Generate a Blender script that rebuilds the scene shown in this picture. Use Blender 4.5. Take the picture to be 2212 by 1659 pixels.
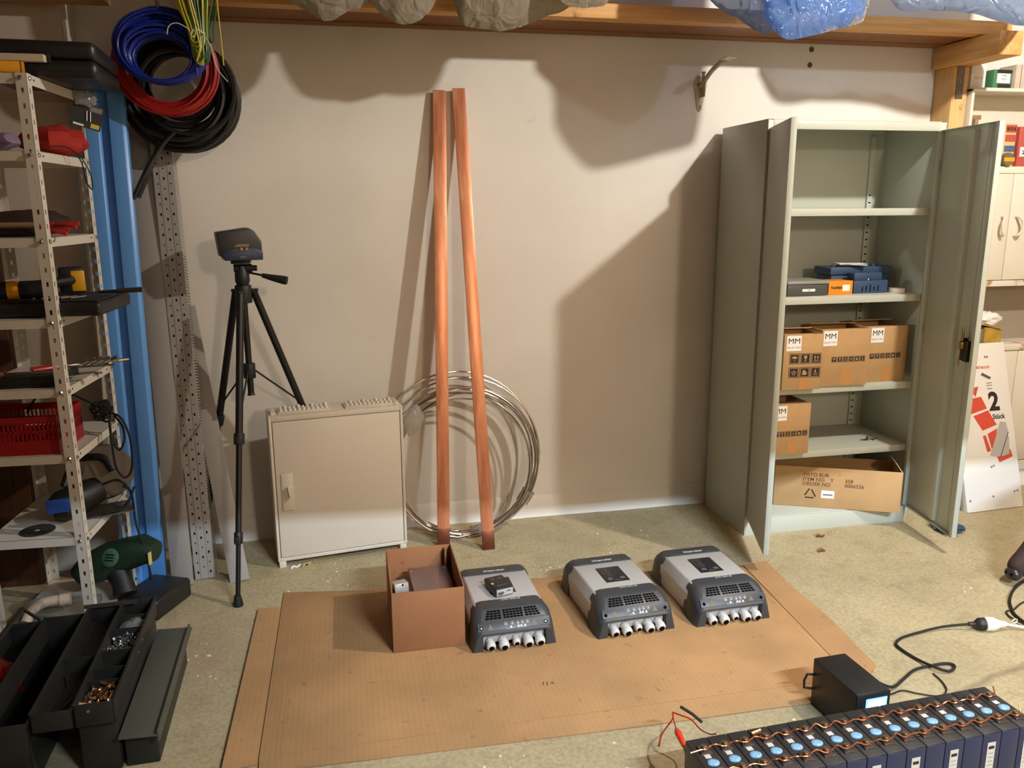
import bpy, bmesh, math, random
from mathutils import Vector, Matrix, noise
for _o in list(bpy.data.objects): bpy.data.objects.remove(_o)
sc = bpy.context.scene; COL = sc.collection
R = math.radians
V = Vector
# ---------------------------------------------------------------- camera
def make_camera():
    f, pitch, yaw, roll = 1738.1, .2147, .2028, -.0064
    cp, sp, cy, sy = math.cos(pitch), math.sin(pitch), math.cos(yaw), math.sin(yaw)
    fw = V((sy*cp, cy*cp, -sp)); rt = V((cy, -sy, 0)); up = rt.cross(fw)
    cr, sr = math.cos(roll), math.sin(roll)
    r2 = rt*cr + up*sr; u2 = up*cr - rt*sr
    m = Matrix((r2, u2, -fw)).transposed().to_4x4(); m.translation = (-1.8494, -3.8336, 1.5726)
    cd = bpy.data.cameras.new('camera'); cd.sensor_fit = 'HORIZONTAL'; cd.sensor_width = 36
    cd.lens = f/2212*36; cd.clip_start = .05
    o = bpy.data.objects.new('camera', cd); COL.objects.link(o); o.matrix_world = m
    sc.camera = o
make_camera()
# ---------------------------------------------------------------- world, exposure, lamps' strengths
w = bpy.data.worlds.new('world'); sc.world = w; w.use_nodes = True
w.node_tree.nodes['Background'].inputs[0].default_value = (.9, .8, .7, 1)
w.node_tree.nodes['Background'].inputs[1].default_value = .02
vs = sc.view_settings; vs.view_transform = 'Standard'; vs.look = 'None'; vs.gamma = 1; vs.use_curve_mapping = False
vs.exposure = 0.0
BULB_POS = (.87, -2.12, 3.06); BULB_W = 262; BULB_COL = (1, .975, .90)
TUBE_POS = (-.05, -5.15, 3.03); TUBE_W = 104; FILL_POS = (.35, -7.4, 2.83); FILL_W = 270; FILL_COL = (1, .84, .64); TUBE_COL = (.66, .83, 1)
# ---------------------------------------------------------------- materials
def lin(c):
    return tuple(((x/255)/12.92 if x/255 <= .04045 else ((x/255+.055)/1.055)**2.4) for x in c)
MATS = {}
def mat(name, rgb=None, rough=.5, metal=0, var=.08, vs=5, bump=0, bs=60, spec=.5, emit=0, ecol=None, stretch=None, alpha=1, trans=0, coat=0):
    if name in MATS: return MATS[name]
    m = bpy.data.materials.new(name); m.use_nodes = True; nt = m.node_tree; N = nt.nodes; L = nt.links
    b = N['Principled BSDF']; c = lin(rgb)
    b.inputs['Roughness'].default_value = rough; b.inputs['Metallic'].default_value = metal
    b.inputs['Specular IOR Level'].default_value = spec; b.inputs['Coat Weight'].default_value = coat
    b.inputs['Alpha'].default_value = alpha; b.inputs['Transmission Weight'].default_value = trans
    tc = N.new('ShaderNodeTexCoord'); mp = N.new('ShaderNodeMapping'); L.new(tc.outputs['Object'], mp.inputs[0])
    if stretch: mp.inputs['Scale'].default_value = stretch
    nz = N.new('ShaderNodeTexNoise'); nz.inputs['Scale'].default_value = vs; nz.inputs['Detail'].default_value = 6
    L.new(mp.outputs[0], nz.inputs['Vector'])
    mr = N.new('ShaderNodeMapRange'); mr.inputs[1].default_value = .25; mr.inputs[2].default_value = .75
    mr.inputs[3].default_value = 1-var; mr.inputs[4].default_value = 1+var; L.new(nz.outputs['Fac'], mr.inputs[0])
    mx = N.new('ShaderNodeVectorMath'); mx.operation = 'SCALE'; mx.inputs[0].default_value = c
    L.new(mr.outputs[0], mx.inputs['Scale']); L.new(mx.outputs[0], b.inputs['Base Color'])
    if emit:
        b.inputs['Emission Color'].default_value = (*(ecol or c), 1); b.inputs['Emission Strength'].default_value = emit
    if bump:
        n2 = N.new('ShaderNodeTexNoise'); n2.inputs['Scale'].default_value = bs; n2.inputs['Detail'].default_value = 4
        L.new(mp.outputs[0], n2.inputs['Vector'])
        bp = N.new('ShaderNodeBump'); bp.inputs['Strength'].default_value = bump; bp.inputs['Distance'].default_value = .01
        L.new(n2.outputs['Fac'], bp.inputs['Height']); L.new(bp.outputs[0], b.inputs['Normal'])
    MATS[name] = m; return m
def nodes_of(name):
    m = bpy.data.materials.new(name); m.use_nodes = True; MATS[name] = m
    return m, m.node_tree.nodes, m.node_tree.links, m.node_tree.nodes['Principled BSDF']
def ramp(N, L, src, stops):
    r = N.new('ShaderNodeValToRGB'); e = r.color_ramp.elements
    while len(e) < len(stops): e.new(.5)
    for k, (p, c) in enumerate(stops): e[k].position = p; e[k].color = (*lin(c), 1)
    L.new(src, r.inputs[0]); return r
def noise_n(N, L, vec, scale, detail=6, rough=.55):
    n = N.new('ShaderNodeTexNoise'); n.inputs['Scale'].default_value = scale; n.inputs['Detail'].default_value = detail
    n.inputs['Roughness'].default_value = rough; L.new(vec, n.inputs['Vector']); return n
def mixc(N, L, a, b, fac, mode='MIX'):
    m = N.new('ShaderNodeMix'); m.data_type = 'RGBA'; m.blend_type = mode
    for src, i in ((fac, 0), (a, 6), (b, 7)):
        if hasattr(src, 'is_linked') or hasattr(src, 'links'): L.new(src, m.inputs[i])
        elif i == 0: m.inputs[0].default_value = src
        else: m.inputs[i].default_value = (*lin(src), 1)
    return m.outputs[2]
def concrete():
    m, N, L, b = nodes_of('concrete floor'); tc = N.new('ShaderNodeTexCoord'); o = tc.outputs['Object']
    n1 = noise_n(N, L, o, 1.6, 8, .6); n2 = noise_n(N, L, o, 9, 8, .65); n3 = noise_n(N, L, o, 70, 4)
    base = ramp(N, L, n1.outputs['Fac'], [(.3, (164, 151, 119)), (.5, (180, 166, 131)), (.7, (192, 178, 142))])
    sp = ramp(N, L, n2.outputs['Fac'], [(.25, (222, 214, 202)), (.5, (255, 255, 255)), (.72, (255, 250, 240))])
    c = mixc(N, L, base.outputs[0], sp.outputs[0], .8, 'MULTIPLY')
    fine = ramp(N, L, n3.outputs['Fac'], [(.3, (205, 200, 190)), (.6, (255, 255, 255))])
    c = mixc(N, L, c, fine.outputs[0], .6, 'MULTIPLY')
    # pale worn patches and white flecks
    n4 = noise_n(N, L, o, 26, 6, .7)
    fl = ramp(N, L, n4.outputs['Fac'], [(.70, (0, 0, 0)), (.76, (255, 255, 255))])
    c = mixc(N, L, c, (214, 206, 190), fl.outputs[0])
    # reddish stain left of the cardboard and an old crack on the right
    sx = N.new('ShaderNodeSeparateXYZ'); nd = N.new('ShaderNodeVectorMath'); nd.operation = 'SCALE'; nd.inputs['Scale'].default_value = .07
    nw = noise_n(N, L, o, 6, 5); L.new(nw.outputs['Color'], nd.inputs[0])
    ad = N.new('ShaderNodeVectorMath'); L.new(o, ad.inputs[0]); L.new(nd.outputs[0], ad.inputs[1]); L.new(ad.outputs[0], sx.inputs[0])
    def math_(op, a, bb):
        q = N.new('ShaderNodeMath'); q.operation = op
        for i, s in enumerate((a, bb)):
            if isinstance(s, (int, float)): q.inputs[i].default_value = s
            else: L.new(s, q.inputs[i])
        return q.outputs[0]
    # crack: y = -1.78 + .35*(x - .1)
    d = math_('ABSOLUTE', math_('SUBTRACT', math_('SUBTRACT', sx.outputs[1], -1.80), math_('MULTIPLY', sx.outputs[0], .30)), 0)
    ck = ramp(N, L, d, [(.004, (255, 255, 255)), (.022, (0, 0, 0))])
    gate = math_('GREATER_THAN', sx.outputs[0], -.2)
    ckf = math_('MULTIPLY', math_('MULTIPLY', ck.outputs[0], gate), .55)
    c = mixc(N, L, c, (112, 98, 74), ckf)
    dx = math_('SUBTRACT', sx.outputs[0], -2.42); dy = math_('SUBTRACT', sx.outputs[1], -1.0)
    dd = math_('SQRT', math_('ADD', math_('MULTIPLY', dx, dx), math_('MULTIPLY', math_('MULTIPLY', dy, dy), .5)), 0)
    st = ramp(N, L, dd, [(.05, (255, 255, 255)), (.30, (0, 0, 0))])
    n5 = ramp(N, L, n2.outputs['Fac'], [(.42, (0, 0, 0)), (.6, (255, 255, 255))])
    sf = math_('MULTIPLY', math_('MULTIPLY', st.outputs[0], n5.outputs[0]), .55)
    c = mixc(N, L, c, (168, 138, 118), sf)
    L.new(c, b.inputs['Base Color']); b.inputs['Roughness'].default_value = .72; b.inputs['Specular IOR Level'].default_value = .35
    bp = N.new('ShaderNodeBump'); bp.inputs['Strength'].default_value = .25; bp.inputs['Distance'].default_value = .01
    L.new(n2.outputs['Fac'], bp.inputs['Height']); L.new(bp.outputs[0], b.inputs['Normal'])
    return m
def plaster(name='wall plaster', ca=(218, 212, 202), cb=(228, 223, 215)):
    m, N, L, b = nodes_of(name); tc = N.new('ShaderNodeTexCoord'); o = tc.outputs['Object']
    n1 = noise_n(N, L, o, 1.3, 6); n2 = noise_n(N, L, o, 45, 5, .6); n3 = noise_n(N, L, o, 11, 6, .7)
    base = ramp(N, L, n1.outputs['Fac'], [(.35, ca), (.65, cb)])
    mk = ramp(N, L, n3.outputs['Fac'], [(.25, (218, 208, 196)), (.33, (255, 255, 255))])
    c = mixc(N, L, base.outputs[0], mk.outputs[0], .45, 'MULTIPLY')
    L.new(c, b.inputs['Base Color']); b.inputs['Roughness'].default_value = .62; b.inputs['Specular IOR Level'].default_value = .3
    bp = N.new('ShaderNodeBump'); bp.inputs['Strength'].default_value = .12; bp.inputs['Distance'].default_value = .004
    L.new(n2.outputs['Fac'], bp.inputs['Height']); L.new(bp.outputs[0], b.inputs['Normal']); return m
def wood(name, a, c2, stretch=(1, 14, 14), rough=.55):
    m, N, L, b = nodes_of(name); tc = N.new('ShaderNodeTexCoord'); mp = N.new('ShaderNodeMapping')
    L.new(tc.outputs['Object'], mp.inputs[0]); mp.inputs['Scale'].default_value = stretch
    n1 = noise_n(N, L, mp.outputs[0], 3, 8, .6)
    base = ramp(N, L, n1.outputs['Fac'], [(.3, a), (.7, c2)])
    n2 = noise_n(N, L, tc.outputs['Object'], 7, 3)
    kn = ramp(N, L, n2.outputs['Fac'], [(.24, (150, 120, 95)), (.31, (255, 255, 255))])
    c = mixc(N, L, base.outputs[0], kn.outputs[0], .7, 'MULTIPLY')
    L.new(c, b.inputs['Base Color']); b.inputs['Roughness'].default_value = rough
    bp = N.new('ShaderNodeBump'); bp.inputs['Strength'].default_value = .15; bp.inputs['Distance'].default_value = .004
    L.new(n1.outputs['Fac'], bp.inputs['Height']); L.new(bp.outputs[0], b.inputs['Normal']); return m
def cardboard(name, rgb, axis=0, flute=260):
    m, N, L, b = nodes_of(name); tc = N.new('ShaderNodeTexCoord'); o = tc.outputs['Object']
    n1 = noise_n(N, L, o, 3, 6); n2 = noise_n(N, L, o, 25, 5)
    lo = tuple(int(x*.93) for x in rgb); hi = tuple(min(255, int(x*1.04)) for x in rgb)
    base = ramp(N, L, n1.outputs['Fac'], [(.35, lo), (.65, hi)])
    wv = N.new('ShaderNodeTexWave'); wv.bands_direction = 'XYZ'[axis]; wv.inputs['Scale'].default_value = flute/6.28
    wv.inputs['Distortion'].default_value = .6; L.new(o, wv.inputs['Vector'])
    fr = ramp(N, L, wv.outputs['Fac'], [(0, (250, 249, 247)), (1, (255, 255, 255))])
    c = mixc(N, L, base.outputs[0], fr.outputs[0], 1, 'MULTIPLY')
    sp = ramp(N, L, n2.outputs['Fac'], [(.28, (214, 200, 186)), (.36, (255, 255, 255))])
    c = mixc(N, L, c, sp.outputs[0], .6, 'MULTIPLY')
    L.new(c, b.inputs['Base Color']); b.inputs['Roughness'].default_value = .8; b.inputs['Specular IOR Level'].default_value = .2
    bp = N.new('ShaderNodeBump'); bp.inputs['Strength'].default_value = .008; bp.inputs['Distance'].default_value = .001
    L.new(wv.outputs['Fac'], bp.inputs['Height']); L.new(bp.outputs[0], b.inputs['Normal']); return m
def film(name, rgb, clear=.5, rough=.22):
    m = bpy.data.materials.new(name); m.use_nodes = True; MATS[name] = m; N = m.node_tree.nodes; L = m.node_tree.links
    N.remove(N['Principled BSDF']); out = N['Material Output']; c = (*lin(rgb), 1)
    tr = N.new('ShaderNodeBsdfTransparent'); tr.inputs[0].default_value = tuple(.55+.45*x for x in c[:3])+(1,)
    tl = N.new('ShaderNodeBsdfTranslucent'); tl.inputs[0].default_value = c
    df = N.new('ShaderNodeBsdfDiffuse'); df.inputs[0].default_value = c
    gl = N.new('ShaderNodeBsdfGlossy'); gl.inputs['Roughness'].default_value = rough; gl.inputs[0].default_value = (.9, .9, .9, 1)
    tc = N.new('ShaderNodeTexCoord'); nz = noise_n(N, L, tc.outputs['Object'], 13, 2, .4); nz.inputs['Distortion'].default_value = 1.6; bp = N.new('ShaderNodeBump'); bp.inputs['Strength'].default_value = .55; bp.inputs['Distance'].default_value = .03
    L.new(nz.outputs['Fac'], bp.inputs['Height'])
    for q in (tl, df, gl): L.new(bp.outputs[0], q.inputs['Normal'])
    a1 = N.new('ShaderNodeMixShader'); a1.inputs[0].default_value = .5; L.new(tl.outputs[0], a1.inputs[1]); L.new(df.outputs[0], a1.inputs[2])
    a2 = N.new('ShaderNodeMixShader'); a2.inputs[0].default_value = clear; L.new(a1.outputs[0], a2.inputs[1]); L.new(tr.outputs[0], a2.inputs[2])
    fr = N.new('ShaderNodeFresnel'); fr.inputs[0].default_value = 1.38
    a3 = N.new('ShaderNodeMixShader'); L.new(fr.outputs[0], a3.inputs[0]); L.new(a2.outputs[0], a3.inputs[1]); L.new(gl.outputs[0], a3.inputs[2])
    L.new(a3.outputs[0], out.inputs[0]); return m
def clear_glass(name):
    m = bpy.data.materials.new(name); m.use_nodes = True; MATS[name] = m; N = m.node_tree.nodes; L = m.node_tree.links
    N.remove(N['Principled BSDF']); tr = N.new('ShaderNodeBsdfTransparent'); gl = N.new('ShaderNodeBsdfGlossy'); gl.inputs['Roughness'].default_value = .05
    mx = N.new('ShaderNodeMixShader'); mx.inputs[0].default_value = .06; L.new(tr.outputs[0], mx.inputs[1]); L.new(gl.outputs[0], mx.inputs[2]); L.new(mx.outputs[0], N['Material Output'].inputs[0]); return m
# ---------------------------------------------------------------- mesh helpers
class MB:
    def __init__(s): s.v = []; s.f = []
    def add(s, vs, fs, M=None):
        k = len(s.v); s.v += [(M @ V(p)) if M else V(p) for p in vs]; s.f += [tuple(i+k for i in f) for f in fs]; return s
    def box(s, x0, x1, y0, y1, z0, z1, M=None):
        return s.add([(x, y, z) for x in (x0, x1) for y in (y0, y1) for z in (z0, z1)],
                     [(0, 1, 3, 2), (4, 6, 7, 5), (0, 4, 5, 1), (2, 3, 7, 6), (0, 2, 6, 4), (1, 5, 7, 3)], M)
    def tube(s, pts, r, n=8, closed=False, M=None, caps=True):
        pts = [V(p) for p in pts]; m = len(pts); rs = r if isinstance(r, (list, tuple)) else [r]*m
        tg = []
        for i in range(m):
            a = pts[(i-1) % m] if (closed or i) else pts[i]; b = pts[(i+1) % m] if (closed or i < m-1) else pts[i]
            t = (b-a); tg.append(t.normalized() if t.length > 1e-9 else V((0, 0, 1)))
        u = tg[0].orthogonal().normalized(); vs_, fs = [], []
        for i in range(m):
            u = (u - tg[i]*u.dot(tg[i])); u = u.normalized() if u.length > 1e-6 else tg[i].orthogonal().normalized()
            w_ = tg[i].cross(u)
            vs_ += [pts[i] + (u*math.cos(2*math.pi*k/n) + w_*math.sin(2*math.pi*k/n))*rs[i] for k in range(n)]
        for i in range(m if closed else m-1):
            j = (i+1) % m
            fs += [(i*n+k, i*n+(k+1) % n, j*n+(k+1) % n, j*n+k) for k in range(n)]
        if not closed and caps: fs += [tuple(range(n))[::-1], tuple((m-1)*n+k for k in range(n))]
        return s.add(vs_, fs, M)
    def cyl(s, a, b, r, r2=None, n=16, M=None): return s.tube([a, b], [r, r if r2 is None else r2], n, M=M)
    def lathe(s, prof, n=20, M=None, cap=True):
        vs_, fs = [], []; m = len(prof)
        for (r, z) in prof: vs_ += [(r*math.cos(2*math.pi*k/n), r*math.sin(2*math.pi*k/n), z) for k in range(n)]
        for i in range(m-1): fs += [(i*n+k, i*n+(k+1) % n, (i+1)*n+(k+1) % n, (i+1)*n+k) for k in range(n)]
        if cap: fs += [tuple(range(n))[::-1], tuple((m-1)*n+k for k in range(n))]
        return s.add(vs_, fs, M)
    def prism(s, poly, z0, z1, M=None):
        n = len(poly)
        return s.add([(x, y, z0) for x, y in poly]+[(x, y, z1) for x, y in poly],
                     [tuple(range(n))[::-1], tuple(range(n, 2*n))]+[(k, (k+1) % n, n+(k+1) % n, n+k) for k in range(n)], M)
    def grid(s, fn, nu, nv, cu=False, cv=False, M=None):
        vs_ = [fn(i/(nu if cu else nu-1), j/(nv if cv else nv-1)) for i in range(nu) for j in range(nv)]
        fs = [(i*nv+j, ((i+1) % nu)*nv+j, ((i+1) % nu)*nv+(j+1) % nv, i*nv+(j+1) % nv)
              for i in range(nu if cu else nu-1) for j in range(nv if cv else nv-1)]
        return s.add(vs_, fs, M)
    def ball(s, c, r, n=10, sx=1, sy=1, sz=1, M=None):
        c = V(c)
        return s.grid(lambda a, b: (c.x+r*sx*math.sin(math.pi*b)*math.cos(2*math.pi*a), c.y+r*sy*math.sin(math.pi*b)*math.sin(2*math.pi*a), c.z+r*sz*math.cos(math.pi*b)), n, max(5, n//2+2), cu=True, M=M)
    def build(s, name, m, parent=None, bev=0, seg=2, smooth=35, solid=0, weld=False, sub=0):
        me = bpy.data.meshes.new(name); bm = bmesh.new()
        vv = [bm.verts.new(p) for p in s.v]; bm.verts.ensure_lookup_table()
        for f in s.f:
            try: bm.faces.new([vv[i] for i in f])
            except ValueError: pass
        if weld: bmesh.ops.remove_doubles(bm, verts=bm.verts, dist=1e-5)
        bmesh.ops.recalc_face_normals(bm, faces=bm.faces)
        if bev:
            es = [e for e in bm.edges if len(e.link_faces) == 2 and e.calc_face_angle(0) > R(25)]
            bmesh.ops.bevel(bm, geom=es, offset=bev, segments=seg, profile=.5, affect='EDGES', clamp_overlap=True)
        bm.to_mesh(me); bm.free()
        if smooth: me.shade_smooth(); me.set_sharp_from_angle(angle=R(smooth))
        if isinstance(m, str): m = MATS[m]
        me.materials.append(m)
        o = bpy.data.objects.new(name, me); COL.objects.link(o)
        if parent: o.parent = parent
        if solid:
            d = o.modifiers.new('solidify', 'SOLIDIFY'); d.thickness = solid; d.offset = 0
        if sub:
            d = o.modifiers.new('subdivide', 'SUBSURF'); d.levels = d.render_levels = sub
        return o
def tag(o, label, cat, group=None):
    o['label'] = label; o['category'] = cat
    if group: o['group'] = group
    return o
def thing(name, label, cat, loc=(0, 0, 0), rz=0, group=None, rx=0, ry=0):
    o = bpy.data.objects.new(name, None); COL.objects.link(o); o.location = loc; o.rotation_euler = (R(rx), R(ry), R(rz))
    o.empty_display_size = .05
    return tag(o, label, cat, group)
def struct(o): o['kind'] = 'structure'; return o
def dup(root, loc, rz=None, label=None):
    r = root.copy(); COL.objects.link(r); r.location = loc
    if rz is not None: r.rotation_euler = (root.rotation_euler[0], root.rotation_euler[1], R(rz))
    if label: r['label'] = label
    for ch in list(root.children):
        c = ch.copy(); COL.objects.link(c); c.parent = r
        for g in list(ch.children):
            d = g.copy(); COL.objects.link(d); d.parent = c
    return r
def copyto(o, parent, loc=None, rot=None):
    c = o.copy(); COL.objects.link(c); c.parent = parent
    if loc is not None: c.location = loc
    if rot is not None: c.rotation_euler = rot
    return c
def basis(org, xa, ya):
    xa = V(xa).normalized(); ya = V(ya); za = xa.cross(ya).normalized(); ya = za.cross(xa)
    m = Matrix((xa, ya, za)).transposed().to_4x4(); m.translation = V(org); return m
def text(s, size, m, parent, M, name='lettering', al='CENTER', bold=0, ext=.0003, sx=1):
    cu = bpy.data.curves.new('txt', 'FONT'); cu.body = s; cu.size = size; cu.align_x = al; cu.align_y = 'CENTER'
    cu.extrude = ext; cu.offset = bold; cu.resolution_u = 3
    t = bpy.data.objects.new('txt', cu); COL.objects.link(t)
    me = bpy.data.meshes.new_from_object(t); bpy.data.objects.remove(t); bpy.data.curves.remove(cu)
    me.materials.clear(); me.materials.append(MATS[m] if isinstance(m, str) else m)
    me.transform(M @ Matrix.Diagonal((sx, 1, 1, 1))); me.name = name
    o = bpy.data.objects.new(name, me); COL.objects.link(o)
    if parent: o.parent = parent
    return o
def catmull(pts, k=6, closed=False):
    P_ = [V(p) for p in pts]; n = len(P_); out = []
    for i in range(n if closed else n-1):
        p0 = P_[(i-1) % n] if (closed or i > 0) else P_[i]; p1 = P_[i]; p2 = P_[(i+1) % n]
        p3 = P_[(i+2) % n] if (closed or i+2 < n) else P_[min(i+1, n-1)]
        for j in range(k):
            t = j/k
            out.append(.5*((2*p1)+(p2-p0)*t+(2*p0-5*p1+4*p2-p3)*t*t+(3*p1-p0-3*p2+p3)*t**3))
    if not closed: out.append(P_[-1])
    return out
rnd = random.Random(7)
# ---------------------------------------------------------------- shared materials
concrete(); plaster(); plaster('pier plaster', (190, 176, 158), (206, 194, 178))
wood('pine', (196, 140, 78), (222, 172, 108)); wood('pine across', (196, 140, 78), (222, 172, 108), (14, 1, 14))
wood('pine upright', (206, 160, 100), (226, 184, 126), (14, 14, 1)); wood('dark wood', (66, 38, 20), (92, 56, 30), (10, 10, 1))
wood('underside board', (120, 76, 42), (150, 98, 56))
mat('locker grey', (186, 190, 178), .42, var=.03, bump=.03, bs=300)
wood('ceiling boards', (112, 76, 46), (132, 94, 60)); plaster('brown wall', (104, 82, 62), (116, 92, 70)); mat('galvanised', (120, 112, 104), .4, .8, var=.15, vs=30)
mat('white paint', (216, 209, 197), .4, var=.05); mat('steel', (170, 165, 158), .3, 1, var=.1); mat('black plastic', (26, 25, 24), .5, var=.1)
mat('dark grey plastic', (60, 60, 60), .5, var=.06); mat('black rubber', (20, 19, 18), .7); mat('white plastic', (226, 222, 214), .35, var=.03)
mat('print black', (38, 30, 26), .7, var=.05); mat('paper', (235, 233, 230), .7, var=.02); mat('dark hole', (10, 9, 8), .9, spec=.1)
mat('print grey', (120, 118, 116), .7)
cardboard('carton', (186, 150, 106), 2, 160); cardboard('carton sheet', (178, 139, 96), 0, 110); cardboard('carton box', (158, 110, 76), 0, 160)
# ---------------------------------------------------------------- lamps (own their light)
def ceiling_bulb():
    t = thing('ceiling_lamp', 'bare bulb hanging in a socket from the garage ceiling', 'lamp', BULB_POS)
    MB().lathe([(.045, .13), (.045, .145)], 16).cyl((0, 0, .09), (0, 0, .135), .012, n=10).build('canopy', 'black plastic', t)
    MB().lathe([(.016, .1), (.022, .095), (.022, .055), (.016, .05)], 14).build('socket', 'black plastic', t)
    m = clear_glass('bulb glass')
    MB().lathe([(.004, -.045), (.03, -.03), (.036, 0), (.028, .03), (.016, .055)], 16).build('bulb', m, t)
    ld = bpy.data.lights.new('bulb_light', 'POINT'); ld.energy = BULB_W; ld.color = BULB_COL; ld.shadow_soft_size = .045
    lo = bpy.data.objects.new('bulb_light', ld); COL.objects.link(lo); lo.parent = t; lo.location = (0, 0, -.02)
ceiling_bulb()
def ceiling_tube():
    t = thing('tube_lamp', 'long cool white fluorescent tube on the ceiling behind the lintel', 'lamp', TUBE_POS)
    MB().box(-.62, .62, -.04, .04, .05, .12).build('housing', 'white plastic', t, bev=.006); MB().box(-.62, .62, -.05, -.044, -.03, .06).build('reflector', 'white plastic', t, bev=.002)
    m = mat('tube glass', (230, 240, 255), .3, emit=4, ecol=(.75, .88, 1))
    MB().cyl((-.6, 0, .03), (.6, 0, .03), .013, n=12).build('tube', m, t)
    ld = bpy.data.lights.new('tube_light', 'AREA'); ld.shape = 'RECTANGLE'; ld.size = 1.2; ld.size_y = .014; ld.energy = TUBE_W; ld.color = TUBE_COL
    lo = bpy.data.objects.new('tube_light', ld); COL.objects.link(lo); lo.parent = t; lo.location = (0, .02, .012); lo.rotation_euler = (R(58), 0, 0); ld.spread = R(110)
ceiling_tube()
def fill_globe():  # added unseen lamp, warm soft fill for the shaded middle of the room
    t = thing('fill_globe', 'added fill lamp, an unseen clear globe hanging far behind the lintel', 'lamp', FILL_POS)
    MB().cyl((0, 0, .17), (0, 0, .37), .008, n=8).build('hanging_rod', 'black plastic', t)
    m = MATS['bulb glass']
    MB().ball((0, 0, 0), .17, 24).build('globe', m, t, smooth=80)
    ld = bpy.data.lights.new('fill_light', 'POINT'); ld.energy = FILL_W; ld.color = FILL_COL; ld.shadow_soft_size = .17
    lo = bpy.data.objects.new('fill_light', ld); COL.objects.link(lo); lo.parent = t
fill_globe()
# ---------------------------------------------------------------- the room
WY = .035
def quad(name, m, *b): return struct(MB().box(*b).build(name, m, smooth=0))
quad('floor', 'concrete floor', -4.6, 5.1, -8.1, .2, -.12, 0)
quad('wall_back', 'wall plaster', -4.5, 5, WY, .2, 0, 3.2)
quad('wall_left', 'brown wall', -3.72, -3.6, -8, WY, 0, 3.2)
quad('wall_right', 'wall plaster', 4.2, 4.32, -8, WY, 0, 3.2)
quad('wall_rear', 'pier plaster', -4.5, 5, -8.12, -8, 0, 3.2)
quad('ceiling', 'ceiling boards', -4.5, 5, -8, .2, 3.2, 3.3)
quad('wall_lintel', 'pier plaster', -3.6, 4.2, -4.12, -3.98, 2.45, 3.2)
quad('wall_light_blocker', 'brown wall', -3.6, -1.02, -4.12, -3.98, 0, 2.45)  # added unseen wall stub, keeps the rear lamps off the left side
struct(MB().box(-3.6, -2.895, -.16, WY, 0, 3.2).build('wall_pier', 'pier plaster', smooth=0, bev=.006))
# uneven plaster foot along the wall
def foot():
    def fn(a, b):
        x = -2.88+a*5.6; n = noise.noise(V((x*3, 0, 0)))*.5+noise.noise(V((x*14, 2, 0)))*.35
        d = [.0, .006, .012, .016, .020][min(4, int(b*4.01))]*(1+.6*n)
        z = [.115, .10, .05, .012, 0][min(4, int(b*4.01))]
        return (x, WY-.001-d, z+(.012*n if z > .05 else 0))
    struct(MB().grid(fn, 160, 5).build('trim_1', 'wall plaster'))
foot()
def wall_marks():
    m = mat('wall plug', (92, 78, 62), .8)
    for k, (x, z) in enumerate([(.476, 2.335), (.472, 2.262)]):
        tag(MB().lathe([(.008, -.006), (.013, -.003), (.013, 0)], 10, Matrix.Translation((x, WY-.003, z)) @ Matrix.Rotation(R(90), 4, 'X')).build('wall_plug', m),
            ('upper dark wall plug in the plaster beneath the timber rack', 'lower dark wall plug in the plaster above the steel cabinet')[k], 'wall plug', 'wall plugs in the plaster')
wall_marks()
# ---------------------------------------------------------------- timber storage rack under the ceiling
def rack():
    t = thing('timber_storage_rack', 'pine timber rack running along the top of the wall with post and arm', 'rack', (0, 0, 0))
    MB().box(-2.44, 1.32, -.30, -.225, 2.364, 2.425).build('front_rail', 'pine', t, bev=.004)
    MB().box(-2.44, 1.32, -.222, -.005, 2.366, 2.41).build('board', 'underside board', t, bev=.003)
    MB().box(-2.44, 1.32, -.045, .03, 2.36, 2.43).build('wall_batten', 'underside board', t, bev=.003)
    MB().box(1.16, 1.29, -.41, .03, 2.255, 2.362).build('cross_arm', 'pine across', t, bev=.006)
    MB().box(1.185, 1.275, -.105, .03, 0, 2.255).build('post', 'pine upright', t, bev=.005)
    p = MB().box(1.205, 1.245, -.109, -.105, 2.10, 2.25).build('joint_plate', 'galvanised', t)
    for z in (2.13, 2.18, 2.225): MB().lathe([(.005, 0), (.004, .003)], 8, Matrix.Translation((1.225, -.109, z)) @ Matrix.Rotation(R(90), 4, 'X')).build('screw', 'steel', p)
    MB().box(-3.55, -2.70, -.29, -.17, 2.36, 2.48, Matrix.Identity(4)).build('end_arm', 'pine', t, bev=.006)
rack()
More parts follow.
